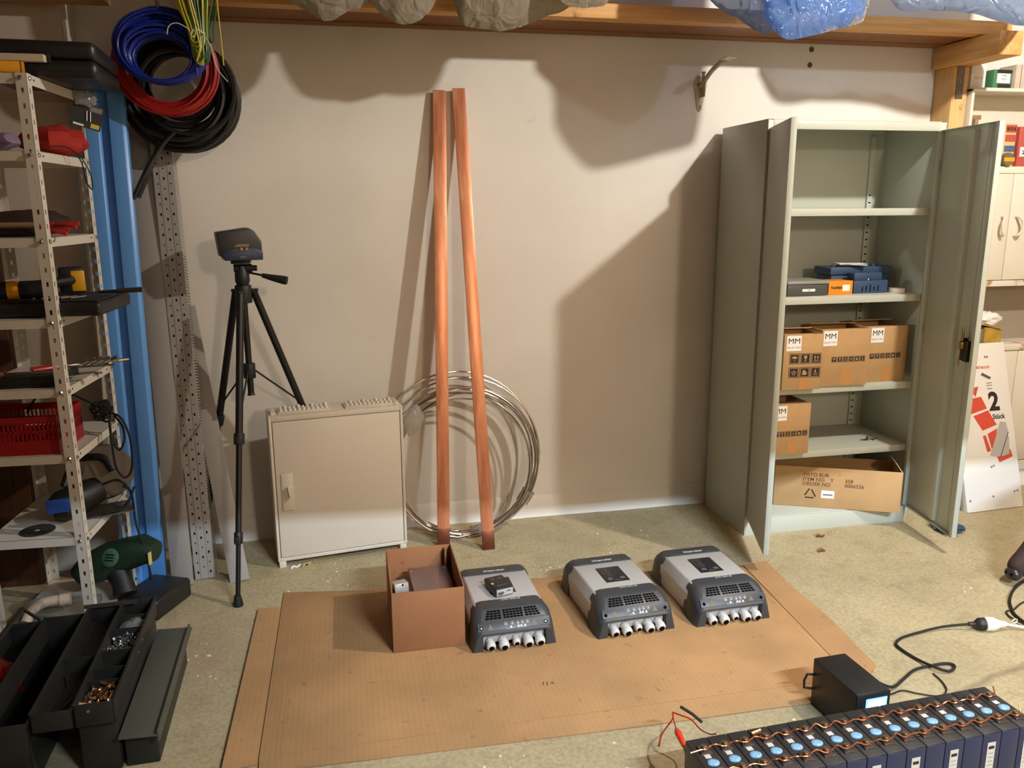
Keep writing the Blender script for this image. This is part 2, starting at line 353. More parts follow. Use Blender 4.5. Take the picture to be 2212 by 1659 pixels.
# ---------------------------------------------------------------- steel cabinet with open doors
CW, CD, CH = .8985, .44, 1.95
SHELF = [1.563, 1.158, .727, .405]
def lettering_plane(x, y, z): return basis((x, y, z), (1, 0, 0), (0, 0, 1))
def cabinet():
    t = thing('steel_cabinet', 'tall light grey steel locker cabinet with both doors swung open', 'cabinet', (0, -.45, 0))
    g = 'locker grey'; th = .0015
    # local: x 0..CW, y 0 (front) .. CD (rear)
    MB().box(0, .003, 0, CD, 0, CH).box(.0, .028, 0, .003, .085, CH-.0).box(.025, .028, 0, .018, .085, CH-.045).build('side_panel', g, t, bev=.001)
    MB().box(CW-.003, CW, 0, CD, 0, CH).box(CW-.03, CW, 0, .003, .085, CH).box(CW-.03, CW-.027, 0, .018, .085, CH-.045).build('side_panel', g, t, bev=.001)
    MB().box(.003, CW-.003, CD-.004, CD, 0, CH).build('back_panel', g, t)
    MB().box(.003, CW-.003, .0, CD-.004, CH-.004, CH).box(.028, CW-.03, -.001, .003, CH-.042, CH-.004).build('top_panel', g, t, bev=.001)
    MB().box(.003, CW-.003, .012, CD-.004, .080, .086).box(.003, CW-.003, .0, .004, 0, .083).box(.003, CW-.003, .004, .012, .078, .083).build('base', g, t, bev=.001)
    for i, z in enumerate(SHELF):
        MB().box(.03, CW-.032, .022, CD-.01, z-.004, z).box(.03, CW-.032, .020, .024, z-.033, z).box(.03, CW-.032, .024, .04, z-.033, z-.030).build('shelf', g, t, bev=.0012)
    for x in (.06, CW-.085):       # slotted support strips in the rear corners
        st = MB().box(x, x+.028, CD-.018, CD-.006, .1, CH-.03).build('slotted_strip', g, t, bev=.001)
        sl = MB(); z = .2
        while z < CH-.3: sl.box(x+.007, x+.021, CD-.0186, CD-.0178, z, z+.006); z += .0375
        sl.build('slot', 'dark hole', st)['kind'] = 'stuff'
    def door(name, hx, ang, side):
        # hinge at (hx, 0), door runs along its local +x; inside face towards +y of the door frame when closed
        d = MB(); W = .428; z0, z1 = .09, 1.912
        d.box(0, W, -.002, 0, z0, z1)                                   # sheet (outside face at y=-.002)
        d.box(W-.003, W, 0, .022, z0, z1).box(0, .003, 0, .020, z0, z1)    # edge returns
        d.box(W-.02, W, .020, .022, z0, z1)
        d.box(0, W, 0, .018, z0, z0+.003).box(0, W, 0, .018, z1-.003, z1)
        M = Matrix.Translation((hx, -.002, 0)) @ Matrix.Rotation(R(ang), 4, 'Z')
        if side < 0: M = M @ Matrix.Diagonal((1, -1, 1, 1))
        o = MB(); o.add(d.v, d.f, M); o = o.build('door', g, t, bev=.0012)
        rib = MB().prism([(.215, 0), (.225, .018), (.262, .018), (.272, 0)], z0+.02, z1-.02)
        r = MB(); r.add(rib.v, rib.f, M); r.build('stiffener', g, o, bev=.001)
        seam = MB().box(W-.075, W-.073, 0, .0015, z0+.02, z1-.02); s2 = MB(); s2.add(seam.v, seam.f, M); s2.build('seam', g, o)
        for z in (.35, 1.0, 1.75):
            hh = MB().cyl((0, .01, z-.03), (0, .01, z+.03), .005, n=8); h2 = MB(); h2.add(hh.v, hh.f, M); h2.build('hinge', 'steel', o)
        return o, M
    # left door folded back past a right angle; right door open almost square
    door('door', .012, -108.5, 1)
    o, M = door('door', CW-.012, -98.6, -1)
    M2 = M @ Matrix.Translation((.37, .0, 0))
    # lock case, latch and key hanging from it on the inside of the right door
    def pm(mb): q = MB(); q.add(mb.v, mb.f, M); return q
    k = pm(MB().box(.325, .352, 0, .02, .90, 1.0).box(.362, .39, 0, .028, .9, .99)).build('lock_case', 'black plastic', o, bev=.003)
    pm(MB().cyl((.355, .03, .99), (.355, .03, 1.05), .006, n=10).box(.338, .368, .02, .036, .955, .985)).build('latch', mat('brass', (150, 128, 70), .35, .9), k, bev=.002)
    pm(MB().cyl((.352, .036, .95), (.352, .036, .925), .004, n=8).box(.347, .357, .034, .037, .88, .925)).build('key', 'steel', k)
cabinet()
CX, CY = 0, -.45
# --- cartons on the cabinet shelves
SYM = ['umbrella', 'glass', 'arrows', 'hands', 'plant', 'stack']
def symbol_panel(mb_dark, mb_light, kind, M, s):
    # framed dark square with a pale pictogram, s = size
    h = s/2; e = .0004
    mb_dark.box(-h, h, -h, h, 0, e, M)
    mb_light.box(-h*.9, h*.9, -h*.9, h*.9, e, e*1.5, M); mb_dark.box(-h*.8, h*.8, -h*.8, h*.8, e*1.5, e*2.2, M)
    z0, z1 = e*2.2, e*3
    def P(poly): mb_light.prism([(x*h, y*h) for x, y in poly], z0, z1, M)
    if kind == 'umbrella':
        P([(math.cos(R(a))*.55, math.sin(R(a))*.45+.05) for a in range(0, 181, 20)]); P([(-.04, .1), (.04, .1), (.04, -.5), (-.04, -.5)]); P([(-.18, -.5), (.04, -.5), (.04, -.42), (-.18, -.42)])
    elif kind == 'glass':
        P([(-.35, .55), (.35, .55), (.22, .0), (.06, -.1), (.06, -.4), (.3, -.55), (-.3, -.55), (-.06, -.4), (-.06, -.1), (-.22, .0)])
    elif kind == 'arrows':
        for c in (-.28, .28): P([(c-.07, -.35), (c+.07, -.35), (c+.07, .2), (c+.2, .2), (c, .55), (c-.2, .2), (c-.07, .2)])
        P([(-.5, -.55), (.5, -.55), (.5, -.45), (-.5, -.45)])
    elif kind == 'hands':
        for sg in (-1, 1): P([(sg*.1, -.55), (sg*.3, -.3), (sg*.5, .2), (sg*.42, .25), (sg*.25, -.1), (sg*.08, -.3)][::sg])
        P([(-.14, .0), (.14, .0), (.14, .35), (-.14, .35)])
    elif kind == 'plant':
        P([(-.5, -.45), (-.35, .5), (.1, .35), (.5, -.2), (.2, -.5)]); 
    else:
        P([(-.06, .55), (.06, .55), (.14, -.15), (.2, -.15), (.2, -.05), (-.25, -.05), (-.25, .0)][::-1]); P([(-.4, -.3), (.4, -.3), (.4, -.22), (-.4, -.22)]); P([(-.4, -.5), (.4, -.5), (.4, -.42), (-.4, -.42)])
TAPE = mat('packing tape', (186, 134, 80), .25, var=.05)
def carton(name, label, loc, rz, w, d, h, sym, group=None, open_top=True, label_dx=0, skew=0):
    t = thing(name, label, 'box', loc, rz, group)
    a = .004; m = 'carton'
    b = MB(); b.box(0, w, 0, a, 0, h).box(0, w, d-a, d, 0, h).box(0, a, a, d-a, 0, h).box(w-a, w, a, d-a, 0, h).box(a, w-a, a, d-a, 0, a)
    b.build('carton_body', m, t, bev=.0015)
    # top flaps: one fallen in, one lifting
    f = MB(); f.box(0, w-.004, 0, a, 0, d*.45, Matrix.Translation((.002, a, h)) @ Matrix.Rotation(R(-97), 4, 'X')); f.build('flap', m, t)
    f = MB(); f.box(0, w-.004, -a, 0, 0, d*.45, Matrix.Translation((.002, d, h)) @ Matrix.Rotation(R(80), 4, 'X')); f.build('flap', m, t)
    M = basis((0, -.0004, 0), (1, 0, 0), (0, 0, 1))
    # paper label top left
    L = MB().box(.012+label_dx, .084+label_dx, h-.078, h-.006, 0, .0006, M).build('paper_label', 'paper', t)
    text('MM', .036, 'print black', L, basis((.048+label_dx, -.0012, h-.032), (1, 0, 0), (0, 0, 1)), sx=1.1)
    text('200 QTY 4PCS', .0105, 'print grey', L, basis((.048+label_dx, -.0012, h-.062), (1, 0, 0), (0, 0, 1)), name='small_print')
    md, ml = MB(), MB()
    if sym == 'big':
        for k in range(6):
            symbol_panel(md, ml, SYM[k], M @ Matrix.Translation((.055+.054*(k % 3), h-.115-.066*(k//3), 0)), .05)
    else:
        for k in range(6):
            symbol_panel(md, ml, SYM[k], M @ Matrix.Translation((sym+.030*k, h-.145, 0)), .027)
    md.build('printed_symbols', 'print black', t); ml.build('symbol_shapes', 'carton', t)
    # vertical tape strips
    MB().box(w*.44, w*.66, .002, h*.28, 0, .0003, M).build('tape', TAPE, t)
    return t
carton('cardboard_carton', 'brown carton with large six pictogram print on the cabinet shelf', (.137, -.47, SHELF[2]), -4, .19, .2, .265, 'big')
carton('cardboard_carton', 'brown carton half hidden behind the carton with large pictograms', (.352, -.437, SHELF[2]), -1, .25, .2, .275, .07, label_dx=-.005)
carton('cardboard_carton', 'brown carton at the end of the cabinet shelf beside the steel side', (.614, -.405, SHELF[2]), 2.5, .232, .22, .275, .035, label_dx=.01)
carton('cardboard_carton', 'open brown carton alone on the shelf below three cartons', (.10, -.465, SHELF[3]), 1, .205, .22, .25, .03, label_dx=-.005)
def big_box():
    t = thing('long_cardboard_box', 'long open brown box with order number print jutting out of the cabinet bottom', 'box', (.235, -.295, .0875), -24.5)
    w, d, h, a = .60, .20, .21, .004
    b = MB().box(0, w, 0, a, 0, h).box(0, w, d-a, d, 0, h).box(0, a, a, d-a, 0, h).box(w-a, w, a, d-a, 0, h).box(a, w-a, a, d-a, 0, a)
    b.build('carton_body', 'carton', t, bev=.0015)
    MB().box(0, .16, 0, a, 0, .06, Matrix.Translation((w-.002, .004, h)) @ Matrix.Rotation(R(90), 4, 'Z') @ Matrix.Rotation(R(-35), 4, 'X')).build('flap', 'carton', t)
    P = lambda x, z: basis((x, -.0006, z), (1, 0, 0), (0, 0, 1))
    k = mat('faded print', (104, 70, 44), .8)
    for s, x, z in [('YATO EUR', .135, .170), ('ITEM NO.   Y', .135, .146), ('ORDER NO', .135, .122), ('358', .335, .146), ('0006326', .335, .122)]:
        text(s, .026, k, t, P(x, z), al='LEFT', bold=.0003)
    tri = MB()
    c = V((.175, .068))
    for q in range(3):
        a0, a1 = R(90+120*q), R(90+120*(q+1)); p0 = c+V((math.cos(a0), math.sin(a0)))*.036; p1 = c+V((math.cos(a1), math.sin(a1)))*.036
        s0, s1 = p0.lerp(p1, .12), p0.lerp(p1, .8); dd = (p1-p0).normalized(); nn = V((-dd.y, dd.x))*.003
        tri.prism([tuple(s0-nn), tuple(s1-nn), tuple(s1+nn), tuple(s0+nn)], 0, .0006, P(0, 0))
    tri.build('recycling_mark', 'print black', t)
    s = MB().box(.228, .290, .052, .092, 0, .0006, P(0, 0)).build('sticker', 'paper', t)
    MB().box(.236, .282, .066, .074, .0006, .0009, P(0, 0)).build('barcode', 'print grey', s)
big_box()
# --- small things on the second shelf
def shelf_items():
    z = SHELF[1]
    t = thing('plastic_case', 'dark grey plastic case with lighter lid and white sticker', 'case', (.185, -.385, z), 1)
    MB().box(0, .215, 0, .17, 0, .055).build('case_body', mat('case grey', (74, 74, 72), .45), t, bev=.008)
    MB().box(-.004, .219, -.004, .174, .055, .072).build('lid', mat('case lid', (140, 138, 132), .4), t, bev=.007)
    q = MB().box(.078, .145, -.0006, 0, .022, .034).build('sticker', 'paper', t)
    text('ITEMS', .007, 'print grey', q, basis((.112, -.001, .028), (1, 0, 0), (0, 0, 1)))
    t = thing('carton_packet', 'orange cardboard packet with dark lettering and white sticker', 'packet', (.408, -.372, z), 2)
    MB().box(0, .13, 0, .105, 0, .066).build('packet_body', mat('orange card', (224, 138, 30), .5), t, bev=.001)
    text('TAOREA', .016, 'print black', t, basis((.042, -.0006, .034), (1, 0, 0), (0, 0, 1)), bold=.0006)
    MB().box(.075, .115, -.0006, 0, .018, .048).build('sticker', 'paper', t)
    bl = mat('blue plastic', (52, 72, 104), .45)
    t = thing('blue_plastic_housing', 'blue plastic tool holder block beside the orange packet', 'holder', (.56, -.345, z), 2)
    MB().box(0, .19, 0, .06, 0, .062).build('front_block', bl, t, bev=.004)
    MB().box(.01, .165, .015, .075, .062, .098).build('step_block', bl, t, bev=.004)
    for k in range(5): MB().box(.045+.022*k, .050+.022*k, -.001, 0, .008+.004*(k % 2), .032+.006*(k % 3)).build('slot', 'dark hole', t)
    MB().ball((.085, .012, .065), .005, 8).build('screw', 'steel', t)
    t = thing('blue_plastic_crate', 'wide dark blue crate with round bosses standing behind the tool holder', 'crate', (.50, -.245, z), 3)
    MB().box(0, .33, 0, .12, 0, .085).box(-.012, .342, -.01, .13, .085, .122).build('crate_body', bl, t, bev=.006)
    for x in (.02, .05, .25, .285): MB().lathe([(.009, 0), (.009, .01), (.006, .012)], 10, Matrix.Translation((x, .02, .122))).build('boss', bl, t)
    t = thing('folded_booklet', 'folded white booklet lying on top of the blue crate', 'booklet', (.545, -.20, z+.1355), -12)
    MB().box(0, .14, -.05, .04, 0, .002).box(0, .14, -.05, .04, 0, .002, Matrix.Translation((0, 0, .003)) @ Matrix.Rotation(R(4), 4, 'Y')).build('booklet_pages', 'paper', t)
    tag(MB().lathe([(.02, 0), (.036, 0), (.037, .003), (.037, .019), (.036, .022), (.02, .022), (.02, 0)], 24, Matrix.Translation((.80, -.34, z)), cap=False).build('tape_roll', 'white plastic'), 'white roll of tape at the end of the cabinet shelf', 'tape')
    t = thing('plastic_tub', 'small clear grey plastic tub beside the dark grey case', 'tub', (.135, -.37, z))
    MB().box(0, .045, 0, .06, 0, .034).build('tub_body', mat('clear grey', (150, 156, 160), .25), t, bev=.003); MB().box(-.002, .047, -.002, .062, .034, .041).build('lid', mat('tub lid', (170, 174, 176), .3), t, bev=.002)
    t = thing('bunch_of_keys', 'small bunch of keys lying on the cabinet shelf', 'keys', (.735, -.33, SHELF[3]), 10)
    MB().tube([(.018*math.cos(a), .018*math.sin(a), .004) for a in [k*.52 for k in range(12)]], .0013, 6, True).build('key_ring', 'steel', t)
    for a in (10, 60, 170): MB().box(.015, .055, -.004, .004, .001+a*.00003, .003+a*.00003, Matrix.Rotation(R(a), 4, 'Z')).cyl((.02, 0, .001+a*.00003), (.02, 0, .003+a*.00003), .009, n=10, M=Matrix.Rotation(R(a), 4, 'Z')).build('key', 'galvanised', t)
shelf_items()
# ---------------------------------------------------------------- cardboard sheet on the floor
def floor_sheet():
    t = thing('cardboard_sheet', 'large flattened brown cardboard sheet spread over the concrete floor', 'cardboard')
    def panel(name, poly, z0=.001, z1=.0055, lift=0):
        MB().prism(poly, z0, z1).build(name, 'carton sheet', t, bev=.0008)
    panel('centre_panel', [(-2.165, -1.66), (-2.16, -1.72), (-1.60, -1.735), (-1.0, -1.75), (-.42, -1.752), (-.235, -1.725), (-.205, -1.30), (-.17, -.76), (-.9, -.70), (-1.75, -.655), (-2.165, -.59)])
    MB().add([(-2.265, -1.70, .012), (-2.255, -.72, .010), (-2.168, -.72, .0055), (-2.168, -1.68, .0055), (-2.265, -1.70, .008), (-2.255, -.72, .006), (-2.168, -.72, .001), (-2.168, -1.68, .001)],
             [(0, 1, 2, 3), (7, 6, 5, 4), (0, 4, 5, 1), (1, 5, 6, 2), (2, 6, 7, 3), (3, 7, 4, 0)]).build('side_flap', 'carton sheet', t)
    MB().add([(-.232, -1.715, .0055), (-.165, -.76, .0055), (-.05, -.755, .012), (-.075, -1.0, .018), (-.07, -1.3, .010), (-.11, -1.62, .016),
              (-.232, -1.715, .001), (-.165, -.76, .001), (-.05, -.755, .007), (-.075, -1.0, .013), (-.07, -1.3, .005), (-.11, -1.62, .011)],
             [(0, 5, 4, 3, 2, 1), (6, 7, 8, 9, 10, 11), (0, 6, 11, 5), (5, 11, 10, 4), (4, 10, 9, 3), (3, 9, 8, 2), (2, 8, 7, 1), (1, 7, 6, 0)]).build('side_flap', 'carton sheet', t)
    MB().prism([(-2.27, -1.95), (-2.18, -1.95), (-2.175, -1.70), (-2.265, -1.71)], .001, .006).build('end_flap', 'carton sheet', t)
    k = MB()
    for x in (-2.12, -2.105): k.box(x, x+.002, -1.66, -.61, .0055, .0063)
    for y, x0, x1 in ((-1.655, -2.1, -.3),): k.box(x0, x1, y, y+.003, .0055, .0062)
    k.build('crease', mat('crease', (176, 128, 82), .8), t)
    ink = MB()
    for (x, y, a, l) in [(-1.265, -1.475, 70, .02), (-1.25, -1.478, 80, .02), (-1.235, -1.47, 40, .012), (-1.225, -1.475, 130, .014)]:
        ink.box(0, l, -.0012, .0012, 0, .0004, Matrix.Translation((x, y, .0056)) @ Matrix.Rotation(R(a), 4, 'Z'))
    ink.build('pen_mark', 'print black', t)
floor_sheet()
# ---------------------------------------------------------------- open cardboard box with metal parts
def parts_box():
    t = thing('open_cardboard_box', 'open brown cardboard box holding metal parts next to an inverter', 'box', (-1.744, -1.168, .0065), 0)
    w, d, h, a = .262, .382, .232, .005
    m = 'carton box'
    MB().box(0, w, 0, a, 0, h).build('front_wall', m, t, bev=.001); MB().box(0, w, d-a, d, 0, h+.004).build('rear_wall', m, t, bev=.001)
    MB().box(0, a, a, d-a, 0, h).build('side_wall', m, t, bev=.001); MB().box(w-a, w, a, d-a, 0, h+.006).build('side_wall', m, t, bev=.001)
    MB().box(a, w-a, a, d-a, 0, a).build('bottom', m, t)
    MB().box(a+.001, .012, d-.12, d-a-.002, .02, h-.005).build('inner_flap', m, t); MB().box(w-.03, w-.024, d-.05, d-a-.002, .02, h-.004).build('inner_flap', m, t)
    mb = mat('mauve steel', (150, 128, 120), .3, .6, var=.05)
    t2 = thing('metal_cover_plate', 'smooth brownish metal cover plate resting inside the open cardboard box', 'plate', (-1.585, -.985, .168), 3, rx=5, ry=1)
    MB().box(-.07, .085, -.13, .14, -.008, 0).build('plate_body', mb, t2, bev=.002)
    MB().box(-.07, .085, -.134, -.13, -.025, 0).build('folded_lip', 'steel', t2, bev=.001)
    for x, y in ((-.06, .12), (.075, .12), (-.06, -.11), (.075, -.11)): MB().lathe([(.006, 0), (.005, .002)], 10, Matrix.Translation((x, y, 0))).build('screw', 'steel', t2)
    t3 = thing('metal_angle_bracket', 'pale grey folded metal bracket standing in the open cardboard box', 'bracket', (-1.70, -1.085, .165), 12, rx=-8)
    q = mat('zinc', (190, 188, 182), .35, .5, var=.06)
    MB().box(-.026, .026, -.002, .0, 0, .065).box(-.026, .026, -.002, .055, 0, .002).box(-.026, .026, .0, .05, .063, .065).build('bracket_sheet', q, t3, bev=.0008)
    MB().lathe([(.004, 0), (.004, .0008)], 10, Matrix.Translation((.004, -.002, .06)) @ Matrix.Rotation(R(90), 4, 'X')).build('hole', 'dark hole', t3)
    # supports hidden below: small offcuts fill the box bottom
    t4 = thing('metal_offcut_stack', 'stack of flat dark metal offcuts in the bottom of the cardboard box', 'offcuts', (-1.60, -.97, .013), 0)
    for k in range(4): MB().box(-.11+.006*k, .11-.004*k, -.15, .15, .033*k, .033*k+.028).build('offcut', 'galvanised', t4, bev=.002)
parts_box()
# ---------------------------------------------------------------- inverters
def inverter_proto():
    t = thing('inverter', 'x', 'inverter', (0, 0, 0), 0, 'grey inverter units on the cardboard sheet')
    cov = mat('cover charcoal', (58, 60, 62), .45, var=.06, vs=20, bump=.04, bs=500); alu = mat('aluminium body', (190, 188, 184), .42, .25, var=.02)
    dk = mat('cover darker', (40, 42, 44), .5)
    # body of extruded aluminium with sloped shoulders
    pr = [(-.146, .004), (-.148, .085), (-.128, .122), (-.122, .126), (.122, .126), (.128, .122), (.148, .085), (.146, .004)]
    Mx = basis((0, 0, 0), (1, 0, 0), (0, 0, 1))
    b = MB(); b.prism(pr, -.38, -.12, Mx); b.build('housing', alu, t, bev=.002)
    def arch(hw, h, y, rr=.042, top=0):
        pts = [(-hw, .0)]
        for k in range(7): a = math.pi-k*(math.pi/2)/6; pts.append((-hw*.93+rr+rr*math.cos(a)-(.0), h-rr+rr*math.sin(a)))
        pts += [(0, h+top)]
        for k in range(7): a = math.pi/2-k*(math.pi/2)/6; pts.append((hw*.93-rr+rr*math.cos(a), h-rr+rr*math.sin(a)))
        pts.append((hw, 0)); return [V((x, y, z)) for x, z in pts]
    def inner(hw, h, y, n):
        pts = [(-hw, 0)]+[(-hw, h)]*7+[(0, h)]+[(hw, h)]*7+[(hw, 0)]
        return [V((x, y, z)) for x, z in pts]
    # front hood (tunnel open to the front where the glands sit)
    S = [arch(.153, .1315, .142), arch(.157, .131, .095), arch(.161, .127, .082), arch(.161, .101, .040, .036), arch(.157, .073, .016, .03), arch(.153, .067, .010, .028)]
    I = [inner(.118, .062, y, 0) for y in (.010, .05)]
    m = MB(); n = len(S[0])
    rings = S+I
    vs_ = [p for r in rings for p in r]; fs = []
    for i in range(len(rings)-1): fs += [(i*n+k, i*n+k+1, (i+1)*n+k+1, (i+1)*n+k) for k in range(n-1)]
    fs.append(tuple(range(n))[::-1])
    m.add(vs_, fs).build('front_hood', cov, t, smooth=28)
    # rear hood
    S = [arch(.153, .1315, .368), arch(.157, .132, .40), arch(.158, .128, .43), arch(.154, .108, .458), arch(.146, .06, .466)]
    m = MB(); vs_ = [p for r in S for p in r]; fs = []
    for i in range(len(S)-1): fs += [(i*n+k, i*n+k+1, (i+1)*n+k+1, (i+1)*n+k) for k in range(n-1)]
    fs += [tuple(range(n))[::-1], tuple((len(S)-1)*n+k for k in range(n))]
    m.add(vs_, fs).build('rear_hood', cov, t, smooth=28)
    # gland plate
    MB().box(-.117, .117, .036, .041, .002, .0615).build('gland_plate', mat('plate grey', (176, 172, 168), .45), t, bev=.001)
    for x in (-.062, -.012, .008, .045, .078): MB().box(x-.007, x+.007, .0352, .036, .006, .020).build('socket', 'dark hole', t)
    gp = mat('gland grey', (206, 203, 198), .32, var=.03)
    for x, s in ((-.090, 1.0), (-.042, 1.1), (.006, .82), (.049, 1.1), (.093, 1.08)):
        M = Matrix.Translation((x, .036, .030)) @ Matrix.Rotation(R(108), 4, 'X') @ Matrix.Scale(s, 4)
        g = MB()
        g.lathe([(.0165, 0), (.0165, .012)], 6, M); g.lathe([(.0145, .012), (.0145, .022)], 18, M)
        g.lathe([(.0172, .022), (.0172, .034), (.0165, .0375), (.014, .040), (.0105, .0415)], 6 if False else 18, M); g.lathe([(.0178, .023), (.0178, .032)], 6, M)
        o = g.build('cable_gland', gp, t, bev=.0006, seg=1)
        MB().lathe([(.0105, .0405), (.0105, .0425)], 16, M).build('gland_hole', 'dark hole', o)
    # grille plane between (y=.080,z=.126) and (y=.034,z=.092)
    Mg = basis((0, .080, .126), (1, 0, 0), (0, .046, .034)); Mg = basis((0, .040, .101), (1, 0, 0), (0, .042, .026)); 
    fr = MB().prism([(-.122, .002), (.122, .002), (.108, .047), (-.108, .047)], 0, .0012, Mg).build('grille_frame', mat('grille grey', (78, 80, 82), .4), t, bev=.0006)
    gi = mat('grille bar', (104, 106, 108), .4); hb = MB(); sl = MB()
    for (x0, x1, c) in ((-.104, -.042, 4), (-.036, .040, 6), (.046, .104, 4)):
        for r in range(4):
            y = .005+.0098*r; sh = (abs(x0) > .09)*(.0035*r); sh2 = (x1 > .09)*(.0035*r); a0, a1 = x0+sh, x1-sh2
            for k in range(c):
                p = (a1-a0)/c; sl.box(a0+p*k+.0009, a0+p*(k+1)-.0009, y, y+.0074, .0012, .0017, Mg)
    sl.build('grille_slot', 'dark hole', fr)['kind'] = 'stuff'
    # label plane between (y=.034,z=.092) and (y=.012,z=.062)
    Ml = basis((0, .016, .073), (1, 0, 0), (0, .024, .028))
    lb = MB().box(-.135, .135, .002, .033, 0, .0012, Ml).build('label_strip', mat('strip grey', (66, 68, 72), .45), t, bev=.0006)
    ring = MB()
    for x, r in ((-.03, .0062), (-.006, .0062), (.015, .005), (.032, .006), (.051, .006)):
        yy = .022 if r > .0058 else .021
        ring.tube([(x+r*math.cos(a*.524), yy+r*math.sin(a*.524), .0014) for a in range(12)], .0004, 4, True, Ml)
        ring.box(x-.003, x+.003, yy-.003, yy-.001, .0012, .0016, Ml); ring.box(x-.0015, x+.0015, yy, yy+.0025, .0012, .0016, Ml)
    for x in (-.012, .016, .026, .040): ring.box(x-.0035, x+.0035, .006, .0125, .0012, .0016, Ml)
    ring.box(-.03, .0, .0035, .0045, .0012, .0016, Ml); ring.box(.008, .046, .0035, .0045, .0012, .0016, Ml)
    ring.build('printed_icons', mat('icon white', (210, 210, 210), .5), lb)['kind'] = 'stuff'
    wt = mat('warning amber', (112, 92, 58), .5)
    for x in (-.088, .076): MB().prism([(x-.011, .006), (x+.011, .006), (x, .026)], .0012, .0016, Ml).build('warning_triangle', wt, lb)
    for x in (-.122, .118):
        q = MB().lathe([(.0065, .0012), (.0065, .0018)], 14, Ml @ Matrix.Translation((x, .014, 0))).build('screw_recess', 'dark hole', lb)
        MB().lathe([(.0042, .0018), (.0034, .003)], 12, Ml @ Matrix.Translation((x, .014, 0))).build('screw', 'steel', q)
    # lettering
    wl = MATS['icon white']
    text('Xtender', .021, wl, t, basis((0, .384, .1328), (1, 0, 0), (0, 1, 0)), bold=.0002, sx=1.25)
    text('XTM 4000-48', .0115, wl, t, basis((.012, .131, .1328), (1, 0, 0), (0, 1, 0)), sx=1.1)
    for x in (-.068, .072): 
        for y in (.376, .138): MB().lathe([(.003, 0), (.0022, .0025)], 8, Matrix.Translation((x, y, .132))).build('screw', 'steel', t)
    # control panel
    p = MB().box(-.052, .048, .195, .325, .126, .1275).build('control_panel', mat('panel black', (36, 36, 38), .3), t, bev=.0015)
    for x in (-.026, .026): MB().box(x-.01, x+.01, .215, .231, .1275, .1285).build('button', mat('button grey', (92, 92, 92), .5), p, bev=.0008)
    led = MB()
    for k in range(6): led.box(-.040, -.036, .310-.013*k, .312-.013*k, .1275, .128); 
    for k in range(6): led.box(-.030, -.006, .3105-.013*k, .3115-.013*k, .1275, .1278)
    led.build('status_marks', 'print grey', p)['kind'] = 'stuff'
    MB().tube([(.014*math.cos(R(a)), .198+.012*math.sin(R(a)), .1278) for a in range(20, 161, 20)], .0007, 4).build('maker_mark', 'print grey', p)
    MB().box(-.006, .012, .182, .190, .126, .1264).build('yellow_sticker', mat('yellow sticker', (196, 186, 110), .5), t)
    return t
inv = inverter_proto()
inv.location = (-1.307, -1.236, .0063); inv.rotation_euler = (0, 0, R(1.5)); inv['label'] = 'grey inverter with a small black device lying on top'
dup(inv, (-.838, -1.236, .0063), 3.2, 'grey inverter with bare top standing in the middle of three')
dup(inv, (-.445, -1.236, .0063), 1.5, 'grey inverter with bare top standing beside the steel cabinet doors')
def remote_unit():
    t = thing('communication_module', 'small black module with serial port lying on an inverter', 'module', (-1.327, -1.015, .1345), 14)
    d = mat('module black', (38, 37, 36), .45)
    MB().box(-.038, .038, -.055, .055, 0, .034).build('module_body', d, t, bev=.005)
    f = MB().box(-.034, .034, -.0562, -.055, .004, .030).build('port_plate', mat('plate grey', (176, 172, 168), .4), t, bev=.0008)
    MB().prism([(-.026, .009), (-.008, .009), (-.005, .021), (-.029, .021)], 0, .004, basis((0, -.0562, 0), (1, 0, 0), (0, 0, 1))).build('serial_port', 'steel', f, bev=.0008)
    MB().box(.008, .024, -.0568, -.0562, .019, .022).build('card_slot', 'dark hole', f)
    MB().box(-.034, -.024, -.012, .002, .034, .0344).build('yellow_sticker', 'yellow sticker', t)
    text('RCM-10', .011, 'print grey', t, basis((0, -.03, .0342), (1, 0, 0), (0, 1, 0)))
    for x in (-.014, .014): MB().tube([(x+.007*math.cos(a*.628), .028+.005*math.sin(a*.628), .0343) for a in range(10)], .0006, 4, True).build('maker_mark', 'print grey', t)
remote_unit()
